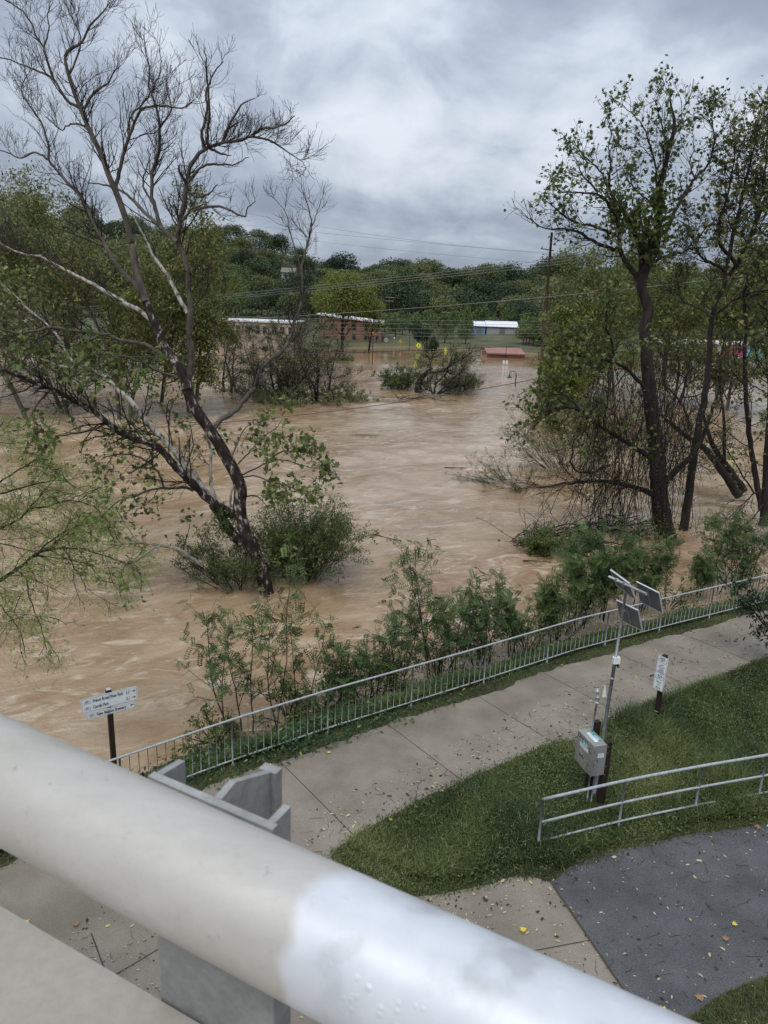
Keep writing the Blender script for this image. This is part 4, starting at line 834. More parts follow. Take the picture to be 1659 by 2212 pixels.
L_(C8([(1230, 870), (1100, 790), (1000, 755), (900, 745), (800, 700), (650, 680), (500, 670), (400, 645), (300, 660), (150, 700), (0, 660), (-100, 640)]), Ys-1.5, .085, .02, 'upper_limbs', Y0=Ys+.5, tw=dict(bare, n1=24, up=.08))
L_(C8([(1310, 1020), (1200, 980), (1100, 940), (1050, 905), (900, 850), (700, 870), (560, 915)]), Ys-2, .05, .012, 'upper_limbs', Y0=Ys+.3, tw=lowl, leaf=(2.2, .18, LF_MAPLE, 0, .8))
# big low left limbs
q = C5([(1080, 1085), (1020, 1050), (960, 1010), (920, 970), (880, 935), (855, 905), (800, 850), (750, 790), (730, 768), (650, 740), (580, 720), (500, 660), (440, 615), (380, 575), (300, 530), (240, 500), (150, 470), (60, 430), (-40, 390)])
P = L_(q, Ys-3, .17, .04, 'trunk', Y0=Ys+.3, tw=dict(bare, n1=30, up=.04), pw=.9)
T.twigs(P[18:], .08, .03, **dict(lowl, n1=20), leaf=(2.6, .18, LF_MAPLE, 0, .9))
q = C5([(1000, 1035), (930, 960), (900, 900), (840, 840), (780, 765), (700, 680), (640, 610), (600, 550), (530, 500), (500, 460), (430, 410), (350, 398), (270, 400), (230, 370), (180, 360)])
P = L_(q, Ys+3, .13, .03, pale, Y0=Ys+.6, tw=dict(lowl, n1=20), leaf=(2.4, .18, LF_MAPLE, 0, .9), pw=.7)
L_(C5([(350, 398), (300, 330), (270, 260), (200, 190), (125, 130), (60, 60), (0, 10)]), Ys+4, .06, .02, pale, Y0=Ys+2.7, tw=dict(lowl, n1=12), leaf=(3., .18, LF_MAPLE, .2, 1))
L_(C5([(1005, 1030), (975, 960), (968, 880), (978, 790), (950, 720), (930, 640)]), Ys+2, .075, .03, pale, Y0=Ys+.9, tw=dict(lowl, n1=7), leaf=(3., .17, LF_MAPLE, 0, .8))
L_(C5([(1060, 1060), (1062, 1000), (1080, 930), (1060, 860)]), Ys+1.2, .05, .03, pale, Y0=Ys+.7, tw=False)
L_(C5([(890, 970), (840, 955), (780, 960), (700, 960), (630, 992), (555, 1010), (500, 1060), (450, 1110)]), Ys-2, .055, .014, 'upper_limbs', Y0=Ys+.1, tw=lowl, leaf=(2., .17, LF_MAPLE, 0, .8))
L_(C5([(755, 955), (740, 900), (700, 850), (640, 810), (560, 800), (470, 820)]), Ys-1.5, .045, .014, 'upper_limbs', Y0=Ys-.8, tw=lowl, leaf=(2.6, .17, LF_MAPLE, 0, .8))
L_(C5([(930, 1312), (880, 1282), (835, 1243), (740, 1222), (620, 1208), (540, 1220), (470, 1215)]), Ys-1.5, .07, .02, pale, Y0=Ys, tw=dict(lowl, n1=9), leaf=(2., .16, LF_MAPLE, 0, .8))
L_(C5([(740, 1222), (700, 1240), (640, 1290), (560, 1320), (480, 1330)]), Ys-2, .03, .012, pale, Y0=Ys-.8, tw=dict(lowl, n1=7), leaf=(2., .16, LF_MAPLE, 0, .8))
L_(C5([(500, 655), (430, 690), (330, 710), (250, 720), (190, 810)]), Ys-3, .04, .012, 'upper_limbs', Y0=Ys-1.6, tw=dict(lowl, n1=14), leaf=(2.6, .18, LF_MAPLE, 0, .7))
L_(C5([(240, 500), (180, 560), (110, 680), (60, 700)]), Ys-3.5, .04, .012, 'upper_limbs', Y0=Ys-2, tw=dict(lowl, n1=12), leaf=(2.4, .18, LF_MAPLE, 0, .7))
# right limb with dead top
q = C5([(985, 690), (1000, 652), (1060, 620), (1100, 590), (1130, 550), (1170, 500), (1190, 430), (1230, 380), (1300, 330), (1330, 290), (1350, 250), (1352, 200), (1370, 150), (1400, 90)])+C2([(466, 330), (480, 260), (495, 200), (520, 110), (503, 50), (485, -10)])
P = L_(q, Ys+2.5, .095, .010, 'upper_limbs', Y0=Ys+.4, tw=dict(bare, n1=24, l1=(.5, 1.4), n3=1), pw=.65)
L_(C2([(466, 330), (440, 230), (415, 150), (400, 60), (350, 0)]), Ys+2.8, .028, .009, Y0=Ys+2.2, tw=dict(bare, n1=14, l1=(.4, 1.0), n3=1)); L_(C2([(515, 120), (540, 60), (560, 0), (575, -40)]), Ys+2.3, .02, .008, Y0=Ys+2.4, tw=dict(bare, n1=6, l1=(.3, .7), n3=0))
L_(C5([(1330, 290), (1370, 265), (1420, 240), (1460, 215), (1510, 185)]), Ys+3, .035, .012, Y0=Ys+1.8, tw=dict(bare, n1=12)); L_(C5([(1310, 325), (1270, 260), (1290, 180), (1240, 120)]), Ys+3, .03, .01, Y0=Ys+1.8, tw=dict(bare, n1=12))
# leafy sprays to the right of the trunk
rl = dict(n1=13, l1=(.5, 1.3), n2=4, l2=(.3, .7), up=.0, ang=(30, 70), curl=.03)
for q, y1 in ((C5([(1110, 900), (1170, 870), (1230, 840), (1300, 825), (1380, 850), (1450, 870), (1510, 850)]), -1.2), (C5([(1095, 850), (1140, 800), (1180, 760), (1230, 710), (1290, 670), (1300, 640)]), .8), (C5([(1105, 910), (1180, 900), (1250, 930), (1330, 950), (1400, 980), (1460, 1010)]), -2),
             (C5([(1240, 830), (1310, 780), (1380, 800), (1440, 755)]), -.6), (C5([(1060, 830), (1090, 760), (1120, 690), (1180, 640)]), 1.6), (C5([(1125, 1000), (1180, 990), (1230, 1040)]), 1)):
    L_(q, Ys+y1, .032, .010, 'upper_limbs', Y0=Ys+.3, tw=rl, leaf=(3.4, .19, LF_MAPLE, .1, .98))
# ivy clump on the lower trunk
T.cloud(aty(*C5([(1030, 1110)])[0], Ys), (.5, .5, .8), 700, .10, LF_OVAL, 0, .35, shell=.3)
T.done(MT['syc_dark'], MT['lf_syc'], MT['syc_dark'])
for c_ in T.e.children:
    if c_.name.startswith('upper_limbs') : c_.data.materials[0] = MT['barkgrey']
    if c_.name.startswith('pale_limbs'): c_.data.materials[0] = MT['syc_pale']
    if c_.name.startswith('branches'): c_.data.materials[0] = MT['barkdark']
# ---- bush round its foot
def bush(name, org, rad, hgt, nst, label, lm, seed, leafn=3., lsz=.07, tpl=LF_DIA, bark='barkdark', lean=(0, 0, 0), sub=6, t=(0, .95), group=None, cat='shrub', n3=3):
    T = Tree(name, org, label, cat, group, seed); g = T.g; a = g.uniform(0, 6.283, nst); rr = np.sqrt(g.random(nst))
    S = T.org+np.stack([np.cos(a)*rr*rad*.35, np.sin(a)*rr*rad*.35, np.full(nst, -.3)], 1)
    D = np.stack([np.cos(a)*rr*rad, np.sin(a)*rr*rad, np.full(nst, hgt)*(1.1-.45*rr)], 1)+np.asarray(lean)
    P = grow(S, D, np.linalg.norm(D, axis=1)*g.uniform(.8, 1.1, nst), 8, g, -.02, .08, .03); Rr = np.linspace(.018, .006, 8)[None]*np.ones((nst, 1)); T.batch(P, Rr, 4, 'stems')
    A, Ra = sprout(P, Rr, g, sub, (.25*hgt, .45*hgt), (20, 50), 5, .02, .15, .6, .15, 1.); T.batch(A, np.clip(Ra, .004, .02), 3, 'stems')
    B_, Rb = sprout(A, Ra, g, n3, (.12*hgt, .25*hgt), (20, 55), 4, .02, .2, .6, .1, 1.); T.batch(B_, np.clip(Rb, .003, .01), 3, 'stems')
    T.leaf(B_, leafn, lsz, tpl, *t, spread=.06); T.leaf(A, leafn, lsz, tpl, *t, spread=.06)
    return T
def fin_(T, lm, bark='barkdark'): return T.done(MT[bark], MT[lm])
fin_(bush('bush', atz(655, 1243, WZ), 1.65, 3.3, 80, 'dense green bush growing round the right side of the leaning sycamore base', None, 5, 12., .085, t=(.1, .95)), 'lf_bush')
fin_(bush('bush', atz(508, 1262, WZ), 1.5, 2.2, 34, 'smaller darker bush left of the leaning sycamore base, touching the water', None, 6, 11., .08, t=(0, .7), lean=(-.6, 0, 0)), 'lf_bush')
# ---- leafy trees across the river, left
def wild_tree(name, org, hgt, lean, nl, label, lm, seed, lsz=.3, leafn=3, bark='barkgrey', spread=.36, t=(0, 1), group=None, r0=.2, tpl=LF_OVAL, stems=1, tmin=.25, n2=8, n3=5, up=.08, cat='tree', droop=-.3, share=None, topbare=False):
    T = Tree(name, org, label, cat, group, seed); g = T.g
    for s_ in range(stems):
        st = T.org+[g.normal()*.5*(stems > 1), g.normal()*.5*(stems > 1), -.6]
        ln_ = np.asarray(lean[:2], float)+(g.normal(size=2)*hgt*.15 if stems > 1 else 0); D = np.array([[ln_[0], ln_[1], hgt]])
        P = grow(st[None], D, np.array([hgt*1.02]), 14, g, .03, .09, .02); R1 = (r0*(1-np.linspace(0, 1, 14)*.9))[None]; T.limb(P[0], R1[0, 0], R1[0, -1], 8)
        A, Ra = sprout(P, R1, g, int(nl/stems**.5), (spread*hgt*.7, spread*hgt*1.15), (35, 70), 9, up, .14, .5, tmin, 1., .03); T.batch(A, np.clip(Ra, .02, .2), 5)
        B_, Rb = sprout(A, Ra, g, n2, (.10*hgt, .20*hgt), (30, 65), 6, up*.6, .2, .5, .2, 1., .03); T.batch(B_, np.clip(Rb, .012, .08), 3)
        Cc, Rc = sprout(B_, Rb, g, n3, (.04*hgt, .09*hgt), (30, 65), 4, 0, .2, .5, .1, 1., .03); T.batch(Cc, np.clip(Rc, .008, .03), 3)
        if leafn: T.leaf(Cc, leafn, lsz, tpl, *t, spread=.02*hgt, droop=droop)
    T.done(MT[bark], MT[lm]); return T
G_ = 'flooded trees on the far bank at left'
for i, (px, py, Y, h_, ln_, lab, lm, n, st) in enumerate((
    (55, 850, 62, 19, (-4, 0), 'tall windblown tree at the left frame edge behind the sycamore limbs', 'lf_grey', 14, 1),
    (150, 858, 66, 17, (-3, 0), 'grey green flooded tree right behind the pale sycamore limb', 'lf_grey', 14, 2),
    (-40, 840, 70, 21, (-2, 0), 'flooded tree cut off by the left frame edge', 'lf_grey', 12, 1),
    (250, 862, 64, 16.5, (2, 0), 'bushy flooded tree between the sycamore low limb and its trunk', 'lf_syc', 16, 2),
    (345, 850, 72, 17.0, (1.5, 0), 'leafy flooded tree directly behind the sycamore trunk fork', 'lf_syc', 17, 1),
    (425, 858, 68, 13, (1, 0), 'yellow green flooded tree between the sycamore trunk and its right limb', 'lf_syc', 16, 2),
    (110, 850, 82, 19, (0, 0), 'pale flooded tree in the second row at far left', 'lf_grey', 13, 1))):
    wild_tree('flooded_tree', np.array([*(aty(px, py, Y)[:2]), WZ]), h_, ln_, n, lab, lm, 40+i, .30, 8, 'barkgrey', .36, (0, 1), G_, .20, LF_OVAL, st, .12, 10, 6)
G_ = 'bare brown flooded trees in midstream'
for i, (px, py, h_, ln_, lab, n, lf) in enumerate((
    (628, 862, 8.5, (1.5, 0), 'grey brown flooded tree with thin leaves, in front of the beige building', 14, 1.2),
    (690, 868, 7.5, (1.5, 0), 'sparse flooded tree leaning right with its boughs in the current', 13, 1.2),
    (585, 857, 7.0, (.5, 0), 'sparse dark flooded tree just right of the sycamore right limb', 13, 1.),
    (500, 850, 7.5, (-1, 0), 'thin flooded tree next to the leafy ones behind the sycamore', 12, 1.4))):
    p = atz(px, py, WZ); wild_tree('flooded_tree', p, h_, ln_, n, lab, 'lf_grey', 60+i, .15, lf*2.2, 'barkdark', .52, (0, .8), G_, .15, LF_OVAL, 3, .05, 11, 9, .03)
for i, (px, py, r, h_, lab) in enumerate(((735, 866, 3.0, 2.0, 'low grey green willow bush at the right end of the midstream trees'), (640, 872, 3.4, 2.2, 'low willow bush in the current below the bare midstream trees'), (560, 862, 2.6, 2.0, 'low leafy bush at the waterline under the leafy trees'), (735, 778, 1.7, 1.6, 'small round bush at the waterline near the brick building'))):
    fin_(bush('bush', atz(px, py, WZ), r, h_, 34, lab, None, 70+i, 8., .16, t=(.1, .9), sub=5, lean=(.5, 0, -.2)), 'lf_grey')
MT['lf_twig'] = leaf_mat('withered_twig_leaf', [(0, (.08, .075, .055)), (.6, (.16, .155, .11)), (1, (.26, .26, .17))], .2, .7, .0)
for i, (px, py, r, h_, lab) in enumerate(((622, 864, 3.6, 6.2, 'tall grey twiggy willow thicket rising from the midstream, left part'), (668, 866, 3.8, 6.4, 'grey twiggy willow thicket in midstream, right part'), (545, 853, 3.0, 3.6, 'grey twiggy thicket between the leafy trees and the midstream willows'))):
    fin_(bush('drowned_shrub', atz(px, py, WZ), r, h_, 46, lab, None, 76+i, 1.7, .13, t=(0, 1), sub=7, n3=5, lean=(1.2, 0, 0)), 'lf_twig')
fin_(bush('drowned_shrub', atz(978, 846, WZ), 2.9, 3.7, 50, 'grey green twiggy boughs spreading right of the crooked midstream tree', None, 83, 2.2, .12, t=(0, .8), sub=7, n3=4, lean=(.8, 0, 0)), 'lf_grey')
# ---- bush, crooked tree and boughs on the little island in midstream
fin_(bush('bush', atz(868, 840, WZ), 2.6, 2.9, 44, 'round dense green bush standing alone in midstream', None, 80, 12., .16, t=(0, .8)), 'lf_bush')
fin_(bush('bush', atz(1000, 842, WZ), 2.0, 2.2, 26, 'yellowish low bush at the right foot of the crooked midstream tree', None, 81, 9., .15, t=(.4, 1)), 'lf_bush')
o_ = atz(910, 848, WZ); T = Tree('crooked_tree', o_, 'crooked dark tree bent over the water in midstream', 'tree', None, 82); g = T.g; Yi = o_[1]
z9 = lambda p: [(604.8+x*.3385, 639.4+y*.3385) for x, y in p]
T.limb(trace(z9([(885, 618), (880, 580), (900, 520), (940, 490), (970, 455)]), Yi, Yi), .50, .18, 8)
P = trace(z9([(940, 490), (1000, 490), (1060, 465), (1110, 430), (1170, 400), (1230, 350)]), Yi, Yi+1); T.limb(P, .2, .05, 7); T.twigs(P, .15, .04, 18, (1.2, 3.2), 7, (.6, 1.8), 3, (.3, .8), rmin=.018, leaf=(2.6, .15, LF_OVAL, 0, .9))
for q in (z9([(990, 640), (1040, 590), (1100, 530), (1160, 480), (1190, 420)]), z9([(990, 640), (1060, 600), (1150, 570), (1220, 560)]), z9([(985, 640), (990, 560), (1060, 500), (1100, 380)]), z9([(960, 470), (960, 420), (930, 370)]), z9([(985, 640), (940, 560), (940, 500)])):
    P = trace(q, Yi-1, Yi+g.uniform(-2, 2)); T.limb(P, .14, .04, 6); T.twigs(P, .12, .04, 13, (1., 2.8), 7, (.5, 1.6), 3, (.3, .8), rmin=.018, leaf=(3., .15, LF_OVAL, 0, .9))
T.done(MT['barkdark'], MT['lf_grey'])
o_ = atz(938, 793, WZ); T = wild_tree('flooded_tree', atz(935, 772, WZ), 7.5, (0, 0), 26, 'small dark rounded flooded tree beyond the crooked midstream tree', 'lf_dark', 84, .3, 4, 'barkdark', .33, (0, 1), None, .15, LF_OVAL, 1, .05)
m = Tree('driftwood_pile', atz(905, 862, WZ), 'drifted branches caught on the upstream side of the midstream island', 'driftwood', None, 85); S = m.org+m.g.normal(size=(40, 3))*[1.6, .45, .05]; m.batch(grow(S, m.g.normal(size=(40, 3))*[1, .4, .15], m.g.uniform(.8, 2.5, 40), 5, m.g, 0, .2), np.full((40, 5), .03), 3, 'branch_pile')
m.leaf(grow(S, m.g.normal(size=(40, 3)), np.full(40, .5), 3, m.g), 4, .16, LF_OVAL, 0, .9, .3); m.done(MT['barkdark'], MT['lf_grey'])
# ---- right-hand trees
Yr = 34.6
T = Tree('vine_covered_tree', aty(1440, 1170, Yr), 'tallest right hand tree, dark trunk draped with hanging vines, tufts of leaves on top', 'tree', None, 90); g = T.g
tr = C4([(1165, 1150), (1130, 1030), (1110, 900), (1102, 760), (1092, 640), (1075, 500), (1060, 380), (1050, 250), (1040, 100), (1035, 5)])+C3([(1065, 1180), (1040, 1110), (1012, 1050), (1030, 980), (1060, 920), (1090, 860), (1100, 780), (1110, 650), (1102, 560), (1130, 480), (1150, 380), (1180, 280), (1190, 200), (1162, 120), (1165, 60)])
Pm = trace(tr, Yr, Yr+.8); T.limb(Pm, .44, .02, 10, 'trunk', .8)
ltop = dict(n1=13, l1=(.9, 2.2), n2=4, l2=(.4, 1.0), up=.10, ang=(25, 55), rmin=.009)
lft = (3.4, .165, LF_MAPLE, 0, .6)
def LR(px, Y1, r0, r1, part='limbs', Y0=None, tw=None, leaf=lft, k=1.):
    P = trace(px, Yr+.5 if Y0 is None else Y0, Y1, g, .02); T.limb(P, r0, r1, 7, part)
    d = dict(ltop); d.update(tw or {}); ln = resample(P, 5)[1]; d['n1'] = max(3, int(d['n1']*k*min(2.2, ln/4.5)));
    if tw is not False: T.twigs(P, r0*.8, r1, leaf=leaf, **d)
    return P
T.twigs(Pm[42:], .12, .02, **dict(ltop, n1=34), leaf=lft)
LR(C3([(1012, 1045), (1020, 940), (1015, 850), (970, 745), (930, 660), (880, 600), (850, 540), (860, 450), (872, 400)]), Yr+2, .17, .03, k=1.2)
LR(C3([(1000, 1010), (905, 860), (905, 760), (888, 680), (850, 620), (790, 570), (700, 570), (620, 570)]), Yr-1, .13, .02, k=1.)
LR(C3([(880, 860), (800, 830), (740, 790), (680, 760), (590, 750), (520, 755), (430, 690)]), Yr-2.5, .09, .012, tw=dict(n1=16, l1=(.6, 1.8), up=.12), leaf=(.35, .22, LF_MAPLE, 0, .7))
LR(C3([(885, 785), (800, 745), (720, 730), (650, 700), (570, 640), (490, 570)]), Yr-1.5, .07, .012, k=1.2)
LR(C3([(800, 570), (760, 520), (715, 480), (690, 400), (650, 370)]), Yr, .05, .012, k=1.6); LR(C3([(620, 570), (580, 540), (560, 490)]), Yr-1, .03, .012); LR(C3([(855, 560), (820, 470), (770, 420), (700, 350), (680, 310)]), Yr+1, .05, .012, k=1.2)
LR(C3([(860, 420), (850, 330), (870, 270), (850, 200)]), Yr+1, .035, .012, k=1.4); LR(C3([(870, 480), (930, 430), (980, 380)]), Yr+2.5, .03, .012)
LR(C3([(1060, 935), (1120, 895), (1200, 880), (1260, 856), (1350, 848)]), Yr+3, .085, .02, k=.5); LR(C3([(1255, 856), (1248, 800), (1262, 730), (1240, 660)]), Yr+2, .04, .012)
LR(C3([(1108, 800), (1150, 750), (1200, 640), (1240, 560), (1290, 500), (1358, 430), (1390, 330), (1388, 250), (1350, 200), (1312, 170)]), Yr+1.5, .10, .012, k=1.3)
LR(C3([(1388, 300), (1430, 260), (1445, 180)]), Yr+2, .025, .01, leaf=(.2, .2, LF_MAPLE, 0, .7)); LR(C3([(1385, 260), (1370, 200), (1390, 130)]), Yr+1.5, .03, .012, k=1.5); LR(C3([(1290, 500), (1260, 420), (1290, 340), (1275, 270)]), Yr+1.2, .04, .012, k=1.2)
LR(C3([(1100, 580), (1090, 450), (1070, 350), (1040, 250), (990, 180), (930, 130)]), Yr-.5, .06, .012, k=1.4); LR(C3([(1150, 350), (1120, 220), (1100, 130), (1075, 90)]), Yr, .04, .012, k=1.3); LR(C3([(1185, 270), (1218, 200), (1222, 100)]), Yr+1, .025, .01, leaf=(.6, .2, LF_MAPLE, 0, .7))
LR(C3([(1105, 795), (1075, 822), (1020, 855), (985, 760), (940, 800)]), Yr-1, .05, .02); LR(C3([(1115, 640), (1040, 600), (970, 540), (960, 480)]), Yr-1, .05, .015)
# lower limbs
low = dict(n1=16, l1=(1., 2.6), n2=6, l2=(.4, 1.3), n3=2, l3=(.2, .6), up=-.03, ang=(30, 75), rmin=.009)
LR(C4([(1095, 890), (1020, 855), (900, 822), (800, 812), (700, 822), (600, 832), (500, 850)]), Yr-1.2, .14, .03, Y0=Yr, tw=dict(low, n1=20), leaf=(.5, .13, LF_OVAL, 0, .6))
LR(C4([(1075, 700), (960, 632), (850, 562), (760, 512), (700, 445), (600, 442), (520, 500), (470, 510)]), Yr-2, .13, .02, Y0=Yr, tw=dict(low, n1=20), leaf=(2.2, .18, LF_MAPLE, 0, .8))
LR(C4([(860, 735), (820, 735), (790, 770), (740, 772), (690, 770), (660, 720), (680, 600), (760, 540)]), Yr-1.5, .07, .02, Y0=Yr-.8, tw=dict(low, n1=14), leaf=(.8, .13, LF_OVAL, 0, .6))
LR(C4([(1050, 360), (950, 250), (880, 210), (780, 200), (700, 180), (620, 170), (560, 130)]), Yr-2, .10, .02, Y0=Yr, tw=dict(low, n1=16), leaf=(2., .2, LF_MAPLE, 0, .9))
LR(C4([(880, 210), (870, 100), (830, 30), (850, -100), (900, -200)]), Yr-2, .06, .02, Y0=Yr-1, tw=dict(low, n1=16), leaf=(2., .2, LF_MAPLE, 0, .9))
LR(C4([(700, 445), (640, 380), (560, 370), (500, 350)]), Yr-2, .05, .012, Y0=Yr-1.6, tw=dict(low, n1=10, l1=(.5, 1.3), n3=0), leaf=(4., .22, LF_MAPLE, 0, .6)); LR(C4([(600, 442), (540, 460), (500, 480)]), Yr-2.2, .04, .012, Y0=Yr-1.8, tw=dict(low, n1=10, l1=(.3, .9), n3=0), leaf=(5., .22, LF_MAPLE, 0, .6))
LR(C4([(1140, 820), (1200, 755), (1260, 705), (1320, 620), (1362, 500), (1392, 410), (1420, 330)]), Yr+.5, .17, .05, Y0=Yr, tw=dict(low, n1=9), leaf=(.5, .14, LF_OVAL, 0, .6))
LR(C4([(1270, 560), (1240, 460), (1190, 380), (1140, 330)]), Yr+1, .07, .03, Y0=Yr+.7, tw=dict(low, n1=8), leaf=(.6, .14, LF_OVAL, 0, .6)); LR(C4([(1260, 600), (1200, 560), (1150, 500), (1080, 470)]), Yr+2, .08, .03, Y0=Yr+1, tw=dict(low, n1=8), leaf=(.6, .14, LF_OVAL, 0, .6))
for x, y, ry, rz, n in ((1060, 850, 1.2, .9, 160), (1000, 700, .6, 1.6, 200), (1100, 780, .8, 1.2, 160), (1110, 620, .7, 1.5, 260), (895, 700, .7, 1.5, 260)):
    T.cloud(aty(*C3([(x, y)])[0], Yr+g.uniform(-.5, 1)), (ry, 1., rz), n, .21, LF_MAPLE, 0, .5, shell=.1)
# hanging vines
nv = 260; xx = g.uniform(770, 1290, nv); y0 = g.uniform(60, 780, nv); ln_ = g.uniform(2., 8.5, nv)*np.where((xx > 850) & (xx < 1000), 1.15, .8)
S = np.array([aty(*C4([(a, b)])[0], Yr+c) for a, b, c in zip(xx, y0, g.uniform(-1.8, 1.8, nv))]); ln_ = np.minimum(ln_, S[:, 2]-WZ-.05)
V_ = grow(S, g.normal(size=(nv, 3))*[.12, .12, .05]+[0, 0, -1], np.maximum(ln_, .5), 9, g, -.12, .12, .01); T.batch(V_, np.repeat(g.uniform(.006, .018, nv)[:, None], 9, 1), 3, 'vines')
sv, rv = sprout(V_, np.full((nv, 9), .02), g, 5, (.3, 1.1), (30, 80), 4, -.1, .3, .5, .05, 1.); T.batch(sv, np.clip(rv, .006, .01), 3, 'vines'); T.leaf(sv, .9, .14, LF_OVAL, 0, .6)
T.cloud(aty(*C4([(1060, 1075)])[0], Yr-.5), (2.0, .9, .9), 900, .13, LF_OVAL, 0, .8, shell=.3)
T.done(MT['barkdark'], MT['lf_syc'])
# the trees right of it
def mini(name, org, label, seed, limbs, bark='barkdark', lm='lf_syc', low_=None, cat='tree', group=None, extra=None):
    global T, g, Yr
    T = Tree(name, org, label, cat, group, seed); g = T.g
    for q, ya, yb, r0, r1, tw, leaf in limbs:
        P = trace(q, ya, yb, g, .02); T.limb(P, r0, r1, 8, 'trunk')
        if tw: ln = resample(P, 5)[1]; d = dict(tw); T.twigs(P, r0*.8, r1, leaf=leaf, **d)
    if extra: extra(T)
    return T.done(MT[bark], MT[lm])
Y2 = 35.6; tall = dict(n1=15, l1=(1.2, 3.2), n2=7, l2=(.5, 1.4), n3=3, l3=(.2, .6), up=.08, ang=(25, 65), rmin=.010); lf2 = (1.5, .17, LF_MAPLE, 0, 1.)
mini('leafy_tree', aty(1475, 1165, Y2), 'leafy right hand tree with a thin dark trunk just right of the vine draped one', 91, [
 (C4([(1222, 1125), (1250, 950), (1270, 780), (1290, 640), (1312, 520), (1340, 400), (1360, 200), (1372, 0)])+C3([(1385, 1150), (1420, 1080), (1440, 1030), (1500, 930), (1560, 830), (1600, 690), (1650, 590), (1700, 450)]), Y2, Y2+2, .24, .04, dict(tall, n1=14, tmin=.3), (.8, .2, LF_MAPLE, 0, 1)),
 (C3([(1440, 1030), (1460, 900), (1490, 740), (1530, 600), (1560, 450), (1600, 300), (1640, 180)]), Y2+.5, Y2+1, .12, .02, dict(tall, n1=26), lf2),
 (C3([(1500, 930), (1420, 850), (1400, 740), (1440, 640), (1470, 500), (1500, 330), (1490, 270)]), Y2+1, Y2, .09, .015, dict(tall, n1=22), lf2),
 (C3([(1470, 980), (1380, 930), (1320, 900), (1290, 840), (1330, 760), (1400, 700)]), Y2+1, Y2+1, .08, .02, dict(tall, n1=20), lf2),
 (C3([(1560, 830), (1600, 720), (1659, 560), (1720, 400)]), Y2+1, Y2+3, .1, .02, dict(tall, n1=22), lf2),
 (C3([(1600, 690), (1640, 500), (1650, 350), (1659, 200)]), Y2+1, Y2+2, .08, .02, dict(tall, n1=22), lf2),
 (C3([(1385, 1200), (1300, 1150), (1230, 1120), (1180, 1060)]), Y2, Y2+3, .06, .02, dict(tall, n1=12), lf2),
 (C3([(1400, 1180), (1480, 1120), (1560, 1080), (1659, 1060)]), Y2, Y2-2, .07, .02, dict(tall, n1=14, up=0), lf2)])
lean_ = dict(n1=10, l1=(1., 2.4), n2=5, l2=(.5, 1.2), n3=2, l3=(.2, .5), up=.08, ang=(30, 65), rmin=.010)
mini('leaning_trunk_tree', atz(1595, 1066, WZ), 'tree with two stout trunks leaning left out of the water at right', 92, [
 (C4([(1512, 885), (1440, 780), (1380, 700), (1330, 640), (1262, 600), (1200, 550), (1140, 500)]), 42, 41, .28, .08, lean_, (.8, .17, LF_OVAL, 0, .7)),
 (C4([(1538, 865), (1462, 752), (1405, 680), (1350, 560), (1330, 470)]), 42.5, 43, .24, .08, lean_, (.8, .17, LF_OVAL, 0, .7)),
 (C4([(1440, 780), (1440, 600), (1430, 430), (1400, 250)]), 42, 43, .12, .05, lean_, (1.2, .17, LF_OVAL, 0, .7))])
mini('slim_tree', aty(1640, 1085, 37), 'slim curved trunk rising near the right frame edge', 93, [
 (C4([(1625, 960), (1610, 860), (1590, 760), (1575, 650), (1558, 540), (1545, 360), (1540, 200), (1548, 0)])+C3([(1530, 1100), (1560, 980), (1620, 860)]), 37, 38, .17, .05, dict(tall, n1=22, tmin=.25, up=.02), (.9, .18, LF_MAPLE, 0, .9)),
 (C4([(1590, 880), (1520, 770), (1450, 650), (1400, 560)]), 37, 36, .05, .02, dict(low), (.8, .14, LF_OVAL, 0, .7))])
Y5 = 33.5
mini('edge_tree', aty(1655, 1135, Y5), 'dark trunk with hanging twigs cut by the right frame edge', 94, [
 (C4([(1640, 1040), (1650, 900), (1662, 700), (1675, 500), (1680, 200)])+C3([(1680, 1150), (1700, 800), (1690, 500), (1700, 300)]), Y5, Y5+1, .25, .08, dict(tall, n1=40, tmin=.15, up=.0), (1.1, .18, LF_MAPLE, 0, .9)),
 (C4([(1640, 930), (1600, 980), (1540, 1040), (1500, 1060)]), Y5, Y5-1, .04, .012, dict(low, n1=8, l1=(.5, 1.2)), (.2, .14, LF_OVAL, 0, .7)), (C4([(1640, 850), (1570, 890), (1500, 960), (1455, 1010)]), Y5, Y5-1.5, .04, .012, dict(low, n1=8, l1=(.4, 1.)), None)])
Y6 = 31
# willowy boughs and drowned shrubs left of the vine tree
fin_(bush('drowned_shrub', atz(1120, 1045, WZ)+[0, .3, 0], 2.6, 1.7, 34, 'wispy grey shrub with tiny leaves trailing left over the water', None, 95, 4.5, .08, t=(0, .8), lean=(-1.4, 0, -.2), sub=6), 'lf_grey')
fin_(bush('drowned_shrub', atz(1230, 1020, WZ)+[0, 1, 0], 3.2, 4.2, 50, 'tall wispy grey shrub left of the vine draped trunk', None, 96, 4., .09, t=(0, .8), lean=(-1.0, 0, 0), sub=7, n3=4), 'lf_grey')
fin_(bush('drowned_shrub', atz(1330, 990, WZ)+[0, 3, 0], 3.0, 5.0, 46, 'tangled twiggy shrub standing behind the hanging vines', None, 97, 2.2, .09, t=(0, .6), sub=7, n3=4), 'lf_grey')
fin_(bush('drowned_shrub', atz(1480, 1040, WZ)+[0, 3, 0], 3.0, 4.0, 46, 'twiggy shrub between the leafy tree trunk and the leaning trunks', None, 98, 2.5, .09, t=(0, .7), sub=6, n3=4), 'lf_grey')
fin_(bush('bush', atz(1195, 1192, WZ), 1.2, 1.35, 30, 'green bush on the drift pile left of the vine draped trunk', None, 99, 9, .09, t=(.1, 1)), 'lf_bush')
